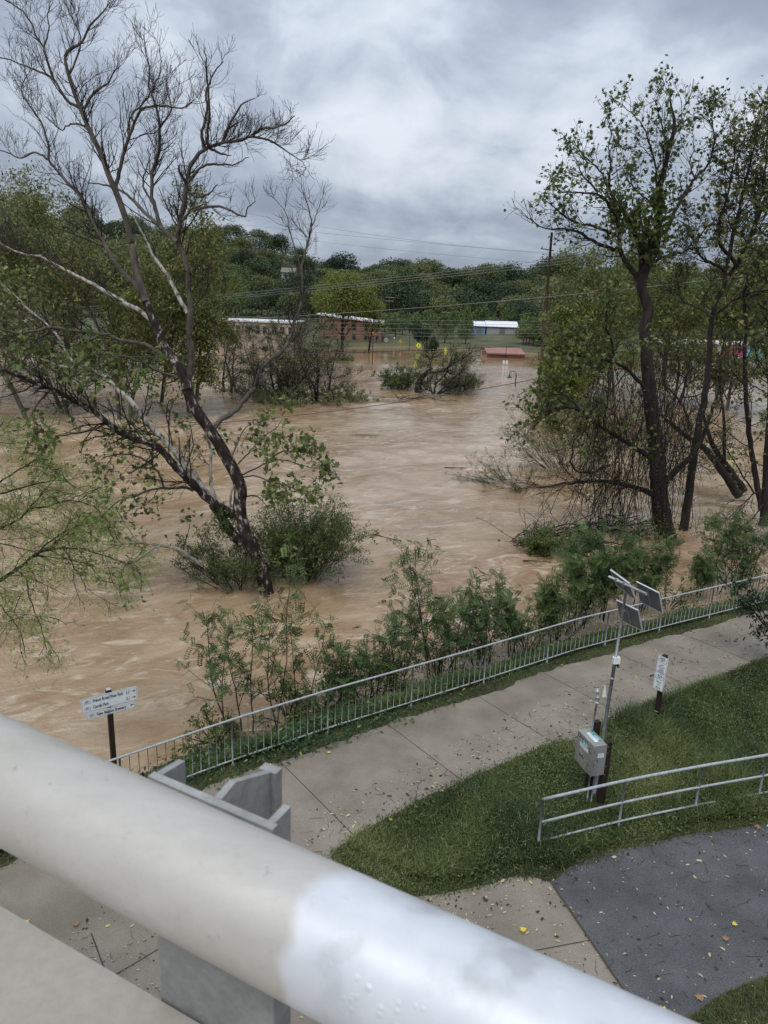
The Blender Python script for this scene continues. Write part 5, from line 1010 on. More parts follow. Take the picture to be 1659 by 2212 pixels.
T = Tree('driftwood_pile', atz(1190, 1168, WZ), 'dark flood debris pile of branches at the foot of the vine draped tree', 'driftwood', None, 100); g = T.g
a_, b_2 = atz(1095, 1178, WZ), atz(1360, 1140, WZ); t_ = g.random(340); S = a_+(b_2-a_)*t_[:, None]+g.normal(size=(340, 3))*[.15, .4, .09]*(1+2*t_[:, None]); T.batch(grow(S, (b_2-a_)+g.normal(size=(340, 3))*[1.6, 1.2, .5], g.uniform(.5, 1.8, 340), 5, g, 0, .2), np.repeat(g.uniform(.008, .03, 340)[:, None], 5, 1), 4, 'branch_pile')
S2 = a_+(b_2-a_)*g.random(26)[:, None]; tw_ = grow(S2, g.normal(size=(26, 3))+[-.5, 0, 1.2], g.uniform(1, 3., 26), 7, g, .02, .15); T.batch(tw_, np.full((26, 7), .014), 3); B_, Rb = sprout(tw_, np.full((26, 7), .012), g, 7, (.3, 1.), (25, 60)); T.batch(B_, Rb, 3)
T.cloud((a_+b_2)/2+[-.2, 0, -.05], (1.6, .45, .16), 500, .1, LF_OVAL, 0, .25, shell=.1); T.done(MT['barkdark'], MT['lf_dark'])
# ---- willows and fuller trees behind, right
G_ = 'leafy trees on the far side at right'
for i, (px, py, Y, h_, ln_, lab, lm, n, st) in enumerate((
    (1200, 880, 78, 9.0, (0, 0), 'yellow green willow at the waterline left of the vine tree', 'lf_yellow', 20, 2),
    (1230, 880, 82, 14, (0, 0), 'leafy tree behind the upper hanging vines', 'lf_syc', 18, 2),
    (1330, 880, 88, 17.5, (0, 0), 'broad leafy tree right behind the vine draped trunk', 'lf_syc', 18, 2),
    (1440, 880, 92, 17, (0, 0), 'leafy tree seen between the two tall right hand trunks', 'lf_syc', 18, 2),
    (1560, 880, 84, 15.5, (0, 0), 'broad leafy tree in front of the painted containers', 'lf_syc', 16, 2),
    (1680, 880, 80, 16, (0, 0), 'leafy tree cut by the right frame edge across the water', 'lf_grey', 16, 2),
    (1215, 800, 105, 10.5, (0, 0), 'yellowish leafy tree behind the leaning utility pole', 'lf_yellow', 16, 1),
    (1250, 840, 100, 14, (0, 0), 'second row leafy tree left of the vine draped trunk', 'lf_grey', 16, 1))):
    wild_tree('far_side_tree', np.array([*(aty(px, py, Y)[:2]), WZ]), h_, ln_, n, lab, lm, 110+i, .32, 7, 'barkgrey', .36, (0, 1), G_, .2, LF_OVAL, st, .03, 10, 6)
# ---- near: locust saplings behind the fence
G_ = 'locust saplings on the bank behind the picket fence'
def sapling(px, py, hgt, seed, lab, nst=3, lean=(0, 0), dens=1., sz=.30, Ye=None, spread=.5, lm='lf_locust'):
    p = atz(px, py, -.55) if Ye is None else np.array([*aty(px, py, Ye)[:2], -.6]); T = Tree('locust_sapling', p, lab, 'sapling', G_, seed); g = T.g
    S = p+np.column_stack([g.normal(size=(nst, 2))*.15, np.full(nst, -.2)]); D = np.column_stack([g.normal(size=(nst, 2))*.16+np.asarray(lean), np.ones(nst)])
    P = grow(S, D, hgt*g.uniform(.75, 1.05, nst), 10, g, .03, .07, .02); Rr = np.linspace(.020, .006, 10)[None]*np.ones((nst, 1)); T.batch(P, Rr, 6, 'trunk')
    A, Ra = sprout(P, Rr, g, int(12*dens), (hgt*.16, hgt*spread*.9), (30, 70), 6, .05, .1, .6, .22, 1., .02); T.batch(A, np.clip(Ra, .004, .014), 4)
    B_, Rb = sprout(A, Ra, g, 3, (.2, .5), (30, 60), 4, .0, .15, .7, .2, 1.); T.batch(B_, np.clip(Rb, .003, .006), 3)
    T.leaf(A, max(1.4, 4.6*dens), sz, LF_PIN, 0, .95, .02, .45, -.1); T.leaf(B_, 1.8, sz, LF_PIN, 0, .95, .02, .45, -.1); T.leaf(P[:, 6:], 5, sz, LF_PIN, 0, .95, .02, .4, -.1)
    T.done(MT['barkdark'], MT[lm])
for a in ((575, 1560, 4.0, 201, 'tall locust sapling in front of the sycamore base', 3, (-.02, 0), 1., .27), (500, 1560, 3.0, 202, 'locust sapling leaning left, first from the left along the fence', 3, (-.22, 0), 1., .26), (650, 1545, 2.5, 203, 'slim locust sapling right of the tall one before the sycamore', 2, (0, 0), .9, .26),
          (740, 1520, 1.9, 204, 'short grey green sapling behind the fence above the creeper', 4, (0, 0), .9, .24), (805, 1500, 1.8, 205, 'low twiggy sapling left of the tall central sapling', 4, (.1, 0), .9, .24),
          (917, 1462, 4.1, 206, 'tall central locust sapling behind the fence with open crown', 2, (-.02, 0), 1.2, .28), (865, 1480, 2.8, 207, 'leafy sapling just left of the tall central one', 4, (-.12, 0), 1., .27), (985, 1445, 2.9, 208, 'leafy sapling just right of the tall central one', 4, (0, 0), 1.1, .27),
          (1060, 1420, 3.0, 209, 'sapling midway between the central one and the solar panels', 3, (.05, 0), 1., .27), (1110, 1405, 1.9, 210, 'low sapling behind the fence left of the dense thicket', 4, (0, 0), 1., .25),
          (1180, 1370, 2.2, 211, 'leafy sapling at the left edge of the dense thicket', 5, (0, 0), 1.3, .27), (1245, 1345, 3.0, 212, 'dense bushy sapling left of the solar panels', 5, (0, 0), 1.6, .29), (1300, 1325, 3.2, 213, 'dense tall sapling directly behind the solar panels', 5, (0, 0), 1.6, .29),
          (1375, 1310, 2.5, 214, 'bushy sapling right behind the solar panels', 5, (.1, 0), 1.4, .28), (1510, 1275, 1.5, 215, 'low sapling at the fence between the thicket and the open one', 4, (0, 0), 1.2, .27), (1545, 1268, 3.0, 216, 'open branched sapling near the right end of the fence', 3, (0, 0), .9, .30),
          (1610, 1250, 3.0, 217, 'leafy sapling at the far right end of the fence', 5, (0, 0), 1.3, .30)): sapling(*a)
for i, (px, h_, r_, lab) in enumerate(((470, 1.0, .7, 'low weedy shrub behind the fence at the foot of the left leaning sapling'), (620, 1.1, .8, 'weedy shrub at the foot of the tall sapling before the sycamore'), (700, 1.2, .8, 'weedy shrub behind the fence before the creeper patch'), (785, 1.5, .9, 'bushy shrub behind the creeper patch'), (850, 1.3, .9, 'bushy shrub left of the central sapling foot'), (950, 1.6, 1., 'bushy shrub right of the central sapling foot'), (1030, 1.7, 1., 'broad leaved shrub between the central sapling and the thicket'), (1140, 1.7, 1., 'broad leaved shrub at the left foot of the thicket'), (1215, 2.0, 1.1, 'broad leaved shrub inside the dense thicket'), (1440, 1.5, 1.1, 'broad leaved shrub right of the solar panels'), (1580, 1.9, 1.2, 'broad leaved shrub near the right end of the fence'))):
    y_ = 1575-(px-470)*.29; fin_(bush('bank_shrub', atz(px, y_, -.45), r_*.85, h_*.75, 12, lab, None, 420+i, 4., .085, LF_OVAL, t=(0, .95), sub=5, group='shrubs on the bank behind the picket fence'), ('lf_bush', 'lf_syc')[i % 2])
fin_(bush('bush', np.array([-5.2, 13.4, -.75]), .5, .9, 10, 'small broad leaved shrub beside the trail direction sign', None, 220, 2., .10, LF_OVAL, t=(0, .5), sub=3), 'lf_dark')
fin_(bush('bush', np.array([-3.9, 13.8, -.6]), .45, .8, 14, 'low broad leaved shrub behind the left end of the visible fence', None, 221, 3., .11, LF_OVAL, t=(0, .6), sub=3), 'lf_bush')
# ---- boughs of a pale green tree reaching in from the left
tx_ = aty(-235, 1300, 14.5)[0]
T = Tree('pale_green_tree', np.array([tx_-.4, 14.5, WZ]), 'light green feathery tree reaching in from the left frame edge', 'tree', None, 230); g = T.g; Yw = 14.5
T.limb(np.array([[tx_-.4, 14.5, WZ-.5], [tx_-.2, 14.5, 1], [tx_, 14.5, 3], [tx_+.1, 14.5, 5.5], [tx_+.3, 14.5, 8.]]), .2, .08, 8); T.twigs(np.array([[tx_, 14.5, 3.], [tx_+.1, 14.5, 5.5], [tx_+.3, 14.5, 8.]]), .1, .05, n1=14, l1=(.8, 1.8), n2=6, leaf=(5., .2, LF_PINFINE, 0, 1), bias=(-.9, .2, 0))
wtw = dict(n1=14, l1=(.5, 1.3), n2=6, l2=(.2, .6), up=-.03, ang=(25, 60), rmin=.005)
for q, y1, r, k in ((C5([(-250, 1450), (-100, 1420), (0, 1385), (60, 1345), (110, 1310), (170, 1262), (220, 1240), (290, 1235), (380, 1240), (480, 1270), (590, 1310)]), 14, .055, 1.3), (C5([(-250, 1180), (-100, 1160), (0, 1140), (80, 1110), (130, 1060), (155, 1030), (210, 960)]), 14.5, .04, 1.3),
                    (C5([(-250, 1000), (-60, 980), (40, 900), (130, 850), (200, 800)]), 15, .03, 1.), (C5([(80, 1340), (130, 1380), (120, 1430), (150, 1500), (190, 1600), (215, 1700)]), 13.6, .016, 1.), (C5([(-200, 1380), (-60, 1420), (0, 1500), (60, 1560), (100, 1640), (115, 1720)]), 13.4, .02, 1.),
                    (C5([(130, 1060), (230, 1040), (330, 1010), (430, 1040), (490, 1090)]), 15, .02, 1.3), (C5([(170, 1262), (260, 1180), (340, 1130), (430, 1120)]), 14.8, .022, 1.2), (C5([(-200, 1100), (-50, 1200), (60, 1230), (160, 1250)]), 14., .02, 1.), (C5([(290, 1235), (330, 1300), (380, 1380), (400, 1440)]), 13.8, .014, .8),
                    (C5([(-200, 900), (-80, 800), (-20, 700), (20, 650)]), 15, .03, 1.), (C5([(0, 985), (90, 960), (190, 930), (290, 920), (350, 960)]), 15.2, .02, 1.2)):
    P = trace(q, Yw, y1, g, .01); T.limb(P, r, .008, 7, 'boughs'); ln = resample(P, 5)[1]; T.twigs(P, r*.7, .01, **dict(wtw, n1=int(14*k*max(.5, ln/3))), leaf=(7., .21, LF_PINFINE, 0, 1))
T.done(MT['barkdark'], MT['lf_bright'])
# ---- dark shrub at the right frame edge
e_ = atz(1668, 1455, 0); T = Tree('dark_shrub', e_, 'dark leafy shrub overhanging the path at the right frame edge', 'shrub', None, 240); g = T.g
S = np.tile(e_+[.9, .3, 0], (26, 1)); D = g.normal(size=(26, 3))*[.42, .42, .1]+[-.05, 0, 1]; P = grow(S, D, g.uniform(1.8, 3.9, 26), 8, g, .0, .08, .03); Rr = np.linspace(.03, .008, 8)[None]*np.ones((26, 1)); T.batch(P, Rr, 5, 'trunk'); A, Ra = sprout(P, Rr, g, 12, (.4, 1.0), (25, 70), 5, 0, .12); T.batch(A, np.clip(Ra, .004, .02), 3); B_, Rb = sprout(A, Ra, g, 3, (.15, .4), (25, 60), 4, 0, .12); T.batch(B_, np.clip(Rb, .003, .01), 3)
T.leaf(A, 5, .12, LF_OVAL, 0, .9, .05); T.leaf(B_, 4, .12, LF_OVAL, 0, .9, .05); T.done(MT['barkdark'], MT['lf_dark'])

# ---- drifting sticks
for i, (px, py, ln_, lab) in enumerate(((805, 1155, 1.6, 'floating stick drifting in open water below the river middle'), (560, 1330, 1.0, 'short floating stick just below the sycamore base'), (330, 1660, .7, 'small floating twig right of the trail direction sign'), (760, 940, 2.2, 'floating branch in the river middle below the black cable'), (1130, 1212, 1.2, 'floating leafy twig downstream of the debris pile'), (960, 1010, 1.8, 'floating branch halfway between the two big trees'))):
    p = atz(px, py, WZ+.03); T = Tree('floating_branch', p, lab, 'driftwood', None, 400+i); gq = T.g; P = grow(p[None], np.array([[1, gq.normal()*.4, 0]]), np.array([ln_]), 7, gq, 0, .12)
    P[:, :, 2] = p[2]+.02; T.limb(P[0], .03, .012, 5); A, Ra = sprout(P, np.full((1, 7), .02), gq, 5, (.2, .5), (25, 60)); A[:, :, 2] = np.clip(A[:, :, 2], p[2]-.02, p[2]+.15); T.batch(A, Ra, 3); T.leaf(A, 3, .09, LF_OVAL, 0, .9); T.done(MT['barkdark'], MT['lf_bush'])
# ------------------------------------------------------------------ far bank, hills
def S_(t): t = np.clip(t, 0, 1); return t*t*(3-2*t)
def hz(x, y):
    sh = 178-18*np.exp(-((x+75)/45.)**2)*1.3+10*np.exp(-((x-10)/16.)**2)+.02*x+3*np.sin(x*.11)     # shoreline
    z = -3.2+3.0*S_((y-sh+6)/9)+2.2*S_((y-sh)/45)
    z = z+17*S_((y-235-6*np.sin(x*.03))/150)*(1-.55*np.exp(-((x+42)/34.)**2))*(1-.25*S_((x-150)/90))
    z = z+17*S_((y-195)/170)*np.exp(-((x+165)/70.)**2)
    z = z+20*S_((y-430)/150)*np.exp(-((x+75)/85.)**2)
    return z+.8*np.sin(x*.09+1)*np.sin(y*.07)*S_((y-220)/60)
MT['farland'] = rough_mat('far_bank_ground', (.05, .05, .025), (.115, .12, .055), .12, .95, .5, 2)
setp(grid('hills', np.arange(-420, 560, 5.), np.concatenate([np.arange(140, 230, 2.5), np.arange(230, 760, 6)]), hz, MT['farland']), kind='structure')
MT['lf_far'] = leaf_mat('hill_tree_leaf', [(0, (.038, .064, .030)), (.5, (.082, .118, .046)), (.9, (.15, .185, .068)), (1, (.22, .235, .085))], .25, .6, .42, .07)
MT['lf_hillight'] = leaf_mat('hill_tree_leaf_light', [(0, (.06, .085, .032)), (.5, (.12, .15, .05)), (.9, (.19, .21, .075)), (1, (.26, .25, .09))], .25, .6, .35, .06)
MT['lf_hilldark'] = leaf_mat('hill_tree_leaf_dark', [(0, (.022, .045, .026)), (.6, (.05, .082, .042)), (1, (.10, .14, .06))], .25, .6, .3, .03)
MT['lf_shore'] = leaf_mat('shore_shrub_leaf', [(0, (.05, .085, .028)), (.5, (.10, .145, .045)), (1, (.21, .25, .075))], .3, .6, .3)
def lobed(T, c, R_xyz, nl, n, size, t=(0, 1), tpl=LF_DIA):
    g = T.g; c = np.asarray(c, float); R_xyz = np.asarray(R_xyz, float); per = n//nl
    for i in range(nl):
        d = norm(g.normal(size=3)); d[2] = abs(d[2])*1.1-.25; r = g.uniform(.36, .6); cc_ = c+d*R_xyz*(1-r)*g.uniform(.8, 1.15)
        T.cloud(cc_, R_xyz*r*[1, 1, .85], per, size, tpl, t[0]+(t[1]-t[0])*.25*g.random(), t[1]-.3*(t[1]-t[0])*g.random(), jit=.8, shell=.62)
def proto(name, h, w, nl, n, size, lm, seed, cone=False, label='x', cat='tree', group=None):
    T = Tree(name, (0, 0, 0), label, cat, group, seed); g = T.g
    P = grow(np.array([[0, 0, -1.5]]), np.array([[g.normal()*.05, g.normal()*.05, 1]]), np.array([h*.8+1.5]), 7, g, .03, .05); T.limb(P[0], h*.022+.05, .05, 6)
    A, Ra = sprout(P, np.full((1, 7), h*.012), g, 9, (h*.2, h*.38), (30, 60), 5, .08, .15, .6, .3, 1.); T.batch(A, np.clip(Ra, .03, .2), 4)
    if cone:
        for k in range(nl): f = k/nl; T.cloud((0, 0, h*(.18+.75*f)), (w/2*(1-f)**.8+.3, w/2*(1-f)**.8+.3, h*.12), int(n/nl), size, LF_DIA, 0, 1, shell=.5)
    else: lobed(T, (0, 0, h*.52), (w/2, w/2, h*.50), nl, n, size)
    T.done(MT['barkdark'], MT[lm], None, 'crown'); return T.e
def clone(e, loc, rz, sc, label=None, group=None):
    r = e.copy(); COL.objects.link(r); r.location = [float(v) for v in loc]; r.rotation_euler = (0, 0, rz); r.scale = (sc[0], sc[0], sc[1])
    if label: r['label'] = label
    if group: r['group'] = group
    for ch in list(e.children): c = ch.copy(); COL.objects.link(c); c.parent = r
    return r
g = np.random.default_rng(77)
HG = 'trees of the wood on the far hills'; HL = 'dark green leafy tree in the wood on the far hill'
protos = [proto('hill_tree', h, w, nl, 3000, s*.9, ('lf_far', 'lf_far', 'lf_hillight', 'lf_far', 'lf_hilldark', 'lf_hillight')[i], 300+i, label=HL, group=HG) for i, (h, w, nl, s) in enumerate(((14, 15, 16, .75), (16, 15, 17, .8), (13, 17, 18, .8), (17, 14, 15, .75), (15, 18, 18, .85), (12, 14, 14, .7)))]
pts = []
def vis(x, y): return abs(math.degrees(math.atan2(x, y))) < 30
for yy in np.arange(222, 430, 15.5):
    for xx in np.arange(-260, 260, 15.5):
        x, y = xx+g.uniform(-5, 5)+(yy/15.5 % 2)*7, yy+g.uniform(-5, 5)
        if not vis(x, y): continue
        if y < 245 and -14 < x < 40: continue
        if y > 330 and g.random() < .25: continue
        pts.append((x, y))
for yy in (470, 505, 540, 570):
    for xx in np.arange(-150, 10, 17): pts.append((xx+g.uniform(-6, 6), yy+g.uniform(-8, 8)))
pts = sorted(pts, key=lambda p: p[1])
print('hill trees', len(pts))
if len(pts) > 294: idx = np.sort(g.permutation(len(pts))[:294]); pts = [pts[i] for i in idx]
for i, (x, y) in enumerate(pts):
    e = protos[g.integers(len(protos))]; s_ = g.uniform(.75, 1.3)*(1.15 if y > 450 else 1)
    loc = (x, y, float(hz(np.array(x), np.array(y)))-.5)
    if i < len(protos):
        e = protos[i]; e.location = loc; e.rotation_euler = (0, 0, g.uniform(0, 6)); continue
    clone(e, loc, g.uniform(0, 6.28), (s_*1.1, s_*g.uniform(.62, .92)))
SG = 'shrubs and small trees along the far shore'; SL = 'light green shrub among those lining the far shore'
sp_ = [proto('shore_shrub', h, w, nl, 900, s, 'lf_shore', 330+i, label=SL, group=SG, cat='shrub') for i, (h, w, nl, s) in enumerate(((5, 5.5, 7, .38), (6.5, 5, 7, .4), (3.6, 5, 6, .35)))]
# undergrowth and lower canopy that closes the wood into one mass
q = g.uniform([-330, 224], [330, 620], (150000, 2)); q = q[np.abs(np.degrees(np.arctan2(q[:, 0], q[:, 1]))) < 31]; q = q[~((q[:, 1] < 250) & (q[:, 0] > -16) & (q[:, 0] < 42))]
hh_ = 2+6.5*np.abs(np.sin(q[:, 0]*.21+1.3*np.sin(q[:, 1]*.17))*np.sin(q[:, 1]*.24+q[:, 0]*.05))
P3 = np.column_stack([q, hz(q[:, 0], q[:, 1])+hh_*np.sqrt(g.random(len(q)))]); Lu = leaves(P3, g.normal(size=P3.shape), g.uniform(.7, 1.5, len(q)), LF_DIA, g, jit=.9, tint=np.clip(g.normal(size=len(q))*.15+.25+.35*np.sin(q[:, 0]*.08+np.sin(q[:, 1]*.05)*2)**2, 0, .95))
setp(ob('woodland_understorey', mesh('woodland_understorey', Lu[0], Lu[1], MT['lf_far'], tint=Lu[2])), 'dark undergrowth and lower canopy filling the far wooded hills', 'woodland', kind='stuff')
k = 0
for px, y in [(x_, y_) for y_ in (186, 193, 201, 210, 220, 231) for x_ in np.arange(830, 1260, 19)]+[(x_, 172) for x_ in np.arange(180, 480, 22)]:
    px += g.uniform(-9, 9); y += g.uniform(-4, 4)
    if y < 199 and px < 1000 : continue
    if 885 < px < 985 and y < 226 and g.random() < .7: continue
    if 1008 < px < 1132 and (y < 214 or g.random() < .5): continue
    q = aty(px, 700, y); z = float(hz(np.array(q[0]), np.array(y)))-.3
    if z < -1.3: continue
    e = sp_[k % 3]; s_ = g.uniform(.75, 1.45)
    if k < 3: e.location = (q[0], y, z)
    else: clone(e, (q[0], y, z), g.uniform(0, 6), (s_, s_*g.uniform(.8, 1.2)))
    k += 1
e = proto('conical_tree', 8.5, 5.5, 9, 1400, .4, 'lf_shore', 350, True, 'yellowish cone shaped tree before the dark wood, left of the white shed'); q = aty(1008, 700, 205); e.location = (q[0], 205, 1.); 
e = proto('conical_tree', 7, 5.0, 8, 1200, .4, 'lf_shore', 351, True, 'lower cone shaped green tree above the crooked midstream tree'); q = aty(962, 715, 193); e.location = (q[0], 193, .2)
def big_tree(px, Y, h, w, nl, n, size, lm, seed, lab, zb=WZ, fz=.6, t=(0, 1), twigs_=True):
    p = np.array([aty(px, 700, Y)[0], Y, zb]); T = Tree('broad_tree', p, lab, 'tree', None, seed); g = T.g
    P = grow(p[None]-[0, 0, 1.], np.array([[0, 0, 1.]]), np.array([h*.75]), 9, g, .03, .05); T.limb(P[0], h*.022, .06, 8)
    A, Ra = sprout(P, np.full((1, 9), h*.012), g, 16, (h*.25, h*.5), (25, 60), 7, .1, .12, .6, .2, 1.); T.batch(A, np.clip(Ra, .04, .2), 4); B_, Rb = sprout(A, Ra, g, 8, (h*.08, h*.2), (25, 60), 5, .05, .15); T.batch(B_, np.clip(Rb, .02, .08), 3)
    lobed(T, p+[0, 0, h*fz], (w/2, w/2, h*(1-fz)), nl, n, size, t, LF_OVAL); T.leaf(B_, 5, size, LF_OVAL, *t, .35); T.done(MT['barkdark'], MT[lm], None, 'crown'); return T
big_tree(740, 158, 17.5, 15.5, 28, 9000, .48, 'lf_yellow', 360, 'bright yellow green tree in front of the flooded brick building', fz=.6)
big_tree(797, 160, 11.5, 8.5, 14, 3000, .45, 'lf_yellow', 361, 'smaller yellow green tree leaning over the right end of the brick building', fz=.75)
big_tree(410, 112, 20.5, 11, 24, 8000, .42, 'lf_grey', 362, 'tall rounded green tree behind the sycamore fork, against the hill', t=(.2, 1))
big_tree(360, 118, 22, 13, 24, 8000, .42, 'lf_grey', 363, 'tall green tree behind the two upright stems of the sycamore', t=(.1, 1))
big_tree(255, 108, 20, 13, 24, 7500, .42, 'lf_grey', 364, 'tall grey green tree behind the left stem of the sycamore')
big_tree(140, 100, 21, 13, 24, 7500, .42, 'lf_grey', 365, 'tall grey green tree behind the pale sycamore limb at left')
big_tree(15, 95, 23, 13, 24, 7500, .42, 'lf_grey', 366, 'highest grey green tree at the left frame edge beyond the river')
big_tree(490, 165, 18, 11, 16, 4500, .4, 'lf_bush', 367, 'rounded green tree rising behind the beige building', t=(.3, 1))
big_tree(1330, 118, 20, 14, 24, 8000, .45, 'lf_bush', 368, 'broad olive green tree filling the gap behind the vine tree', t=(0, .9))
big_tree(1450, 122, 19, 14, 24, 8000, .45, 'lf_syc', 369, 'broad dark green tree behind the two right hand trunks', t=(0, .9))
big_tree(1570, 118, 17, 14, 22, 7000, .45, 'lf_bush', 370, 'broad olive tree above the painted wall at right', t=(0, .8))
big_tree(1240, 125, 15, 11, 18, 5000, .45, 'lf_bush', 371, 'broad olive tree right of the leaning utility pole', t=(0, .9))
# ------------------------------------------------------------------ buildings
MT['brick'] = rough_mat('red_brown_brick', (.16, .085, .058), (.235, .135, .095), 1.4, .85, .3, 20, fine=(9, .2))
MT['beige'] = rough_mat('beige_render', (.30, .235, .19), (.40, .33, .28), .8, .85, .1, 20)
MT['white'] = plain('white_roof_metal', (.72, .73, .74), .45)
MT['winglass'] = plain('dark_glass', (.02, .022, .026), .15)
MT['frame'] = plain('window_frame', (.16, .14, .12), .6)
MT['salmon'] = rough_mat('salmon_metal', (.26, .115, .085), (.33, .155, .115), .6, .6, .1, 8)
MT['blue'] = plain('blue_wall', (.13, .28, .50), .6); MT['pink'] = plain('magenta_mural', (.50, .03, .20), .5); MT['cyan'] = plain('pale_blue_mural', (.22, .50, .58), .5); MT['green'] = plain('teal_mural', (.12, .32, .30), .5)
MT['greywall'] = plain('grey_wall', (.30, .31, .32), .7); MT['ysign'] = plain('yellow_green_sign', (.72, .80, .03), .4); MT['orange'] = plain('orange_sign', (.80, .30, .03), .4)
def bx(m, a, b): a = np.array(a, float); b = np.array(b, float); return m.box((a+b)/2, np.abs(b-a))
def window(parent, org, x0, x1, z0, z1, y, arch=False):
    """front window standing 4 cm proud with its pane set behind the frame bars"""
    m = MB(); w_ = .09
    bx(m, (x0, y-.07, z0), (x0+w_, y-.003, z1)); bx(m, (x1-w_, y-.07, z0), (x1, y-.003, z1)); bx(m, (x0+w_, y-.07, z1-w_), (x1-w_, y-.003, z1)); bx(m, (x0+w_, y-.07, z0), (x1-w_, y-.003, z0+w_)); bx(m, (x0+w_, y-.06, (z0+z1)/2-.03), (x1-w_, y-.003, (z0+z1)/2+.03))
    f = m.obj('window', MT['frame'], parent, False, org); m = MB(); bx(m, (x0+w_, y-.03, z0+w_), (x1-w_, y-.004, z1-w_)); m.obj('pane', MT['winglass'], f, False, org)
    if arch: m = MB(); xc = (x0+x1)/2; t = np.linspace(0, math.pi, 9); m.prism(np.column_stack([xc+(x1-x0)/2*np.cos(t), np.full(9, y-.06), z1+.02+(x1-x0)*.32*np.sin(t)]), [0, .056, 0]); m.obj('arch', MT['winglass'], f, False, org)
# brick
Yb = 184.; X = lambda px, Y=Yb: aty(px, 720, Y)[0]
xl, xr = X(690), X(823); zr = aty(823, 699, Yb)[2]; zl = aty(700, 681, Yb)[2]; org = np.array([(xl+xr)/2, Yb, WZ])
br = empty('brick_building', org, 'flooded two storey brick building with white metal roof behind the yellow green tree', 'building')
m = MB(); dy = 16; f = [(xl, Yb, -3), (xr, Yb, -3), (xr, Yb, zr), (xl, Yb, zl)]; m.prism(f, [0, dy, 0]); m.obj('wall', MT['brick'], br, False, org)
m = MB(); m.prism([(xl-.6, Yb-.6, zl+.06), (xr+.6, Yb-.6, zr-.02), (xr+.6, Yb-.6, zr+.30), (xl-.6, Yb-.6, zl+.40)], [0, dy+1.2, 0]); m.obj('roof', MT['white'], br, False, org)
Zp = lambda py, px=800, Y=Yb: aty(px, py, Y)[2]
for px in (790, 801, 812, 779, 768): window(br, org, X(px)-.35, X(px)+.35, WZ+.05, WZ+.75, Yb, True)
for px in (814, 790, 765, 740, 715): window(br, org, X(px)-.5, X(px)+.5, Zp(714), Zp(702), Yb)
for px in (790, 765, 740): window(br, org, X(px)-.5, X(px)+.5, Zp(735), Zp(723), Yb)
m = MB(); bx(m, (X(812), Yb-.06, Zp(735)), (X(818), Yb-.003, Zp(724))); m.obj('door', MT['winglass'], br, False, org)
m = MB(); bx(m, (X(801), Yb-.08, Zp(723)), (X(812), Yb-.003, Zp(718))); m.obj('banner', MT['orange'], br, False, org)
m = MB(); bx(m, (X(814.5), Yb-.1, Zp(750)), (X(821.5), Yb-.003, Zp(742))); s_ = m.obj('sign_board', MT['signwhite'], br, False, org); m = MB(); t = np.linspace(0, 2*math.pi, 13)[:-1]; m.prism(np.column_stack([X(818)+.22*np.cos(t), np.full(12, Yb-.12), Zp(746)+.22*np.sin(t)]), [0, .015, 0]); m.obj('dot', MT['black'], s_, False, org)
m = MB(); bx(m, (X(752), Yb-.08, Zp(752)), (X(762), Yb-.003, Zp(745))); m.obj('mural', MT['cyan'], br, False, org); m = MB(); bx(m, (X(763), Yb-.08, Zp(752)), (X(772), Yb-.003, Zp(746))); m.obj('mural', MT['signwhite'], br, False, org)
# beige
Ya = 150.; X = lambda px, Y=Ya: aty(px, 720, Y)[0]; Zq = lambda py, Y=Ya: aty(530, py, Y)[2]
org = np.array([X(530), Ya, WZ]); be_ = empty('beige_building', org, 'long flooded beige building with tall windows and a white roof edge, left of centre', 'building')
m = MB(); bx(m, (X(462), Ya, -3), (X(640), Ya+14, Zq(695))); m.obj('wall', MT['beige'], be_, False, org); m = MB(); bx(m, (X(461), Ya-.25, Zq(695)+.003), (X(641), Ya+14.2, Zq(692.5))); m.obj('roof', MT['white'], be_, False, org)
for px in (480, 500, 515, 536, 557, 572, 592, 610, 628): window(be_, org, X(px)-.45, X(px)+.45, Zq(720), Zq(703), Ya)
org = np.array([X(400), Ya+6, WZ]); m = MB(); bx(m, (X(345)-2, Ya+4, -3), (X(455), Ya+16, Zq(701))); e = empty('low_building', org, 'low beige building with white roof seen through the left hand trees', 'building'); m.obj('wall', MT['beige'], e, False, org); m = MB(); bx(m, (X(345)-2.3, Ya+3.7, Zq(701)+.003), (X(455)+.2, Ya+16.3, Zq(697))); m.obj('roof', MT['white'], e, False, org)
for px in (370, 395, 420, 440): window(e, org, X(px)-.5, X(px)+.5, Zq(722), Zq(708), Ya+4)
# shed pair
Yc = 214.; X = lambda px: aty(px, 705, Yc)[0]; Zc = lambda py, dx=1070: aty(dx, py, Yc)[2]
for (xa, xb, lab, mw) in ((1023, 1050, 'small blue walled shed with white roof on the far shore', 'blue'), (1050.5, 1121, 'long white roofed shed beside the small blue one on the far shore', 'greywall')):
    org = np.array([(X(xa)+X(xb))/2, Yc, 1.]); e = empty('shed', org, lab, 'shed', None); zt_ = Zc(706); zk = Zc(695 if xa > 1040 else 697); m = MB(); bx(m, (X(xa)+.2, Yc, 0), (X(xb)-.2, Yc+8, zt_)); m.obj('wall', MT[mw], e, False, org)
    m = MB(); m.prism([(X(xa), Yc-.4, zt_+.003), (X(xa), Yc+4, zk), (X(xa), Yc+8.4, zt_+.003), (X(xa), Yc+8.4, zt_+.12), (X(xa), Yc+4, zk+.15), (X(xa), Yc-.4, zt_+.12)], [X(xb)-X(xa), 0, 0]); m.obj('roof', MT['white'], e, False, org)
    m = MB(); bx(m, ((X(xa)+X(xb))/2-.8, Yc-.05, zt_-1.9), ((X(xa)+X(xb))/2+.8, Yc-.003, zt_-.25)); m.obj('door', MT['frame'], e, False, org)
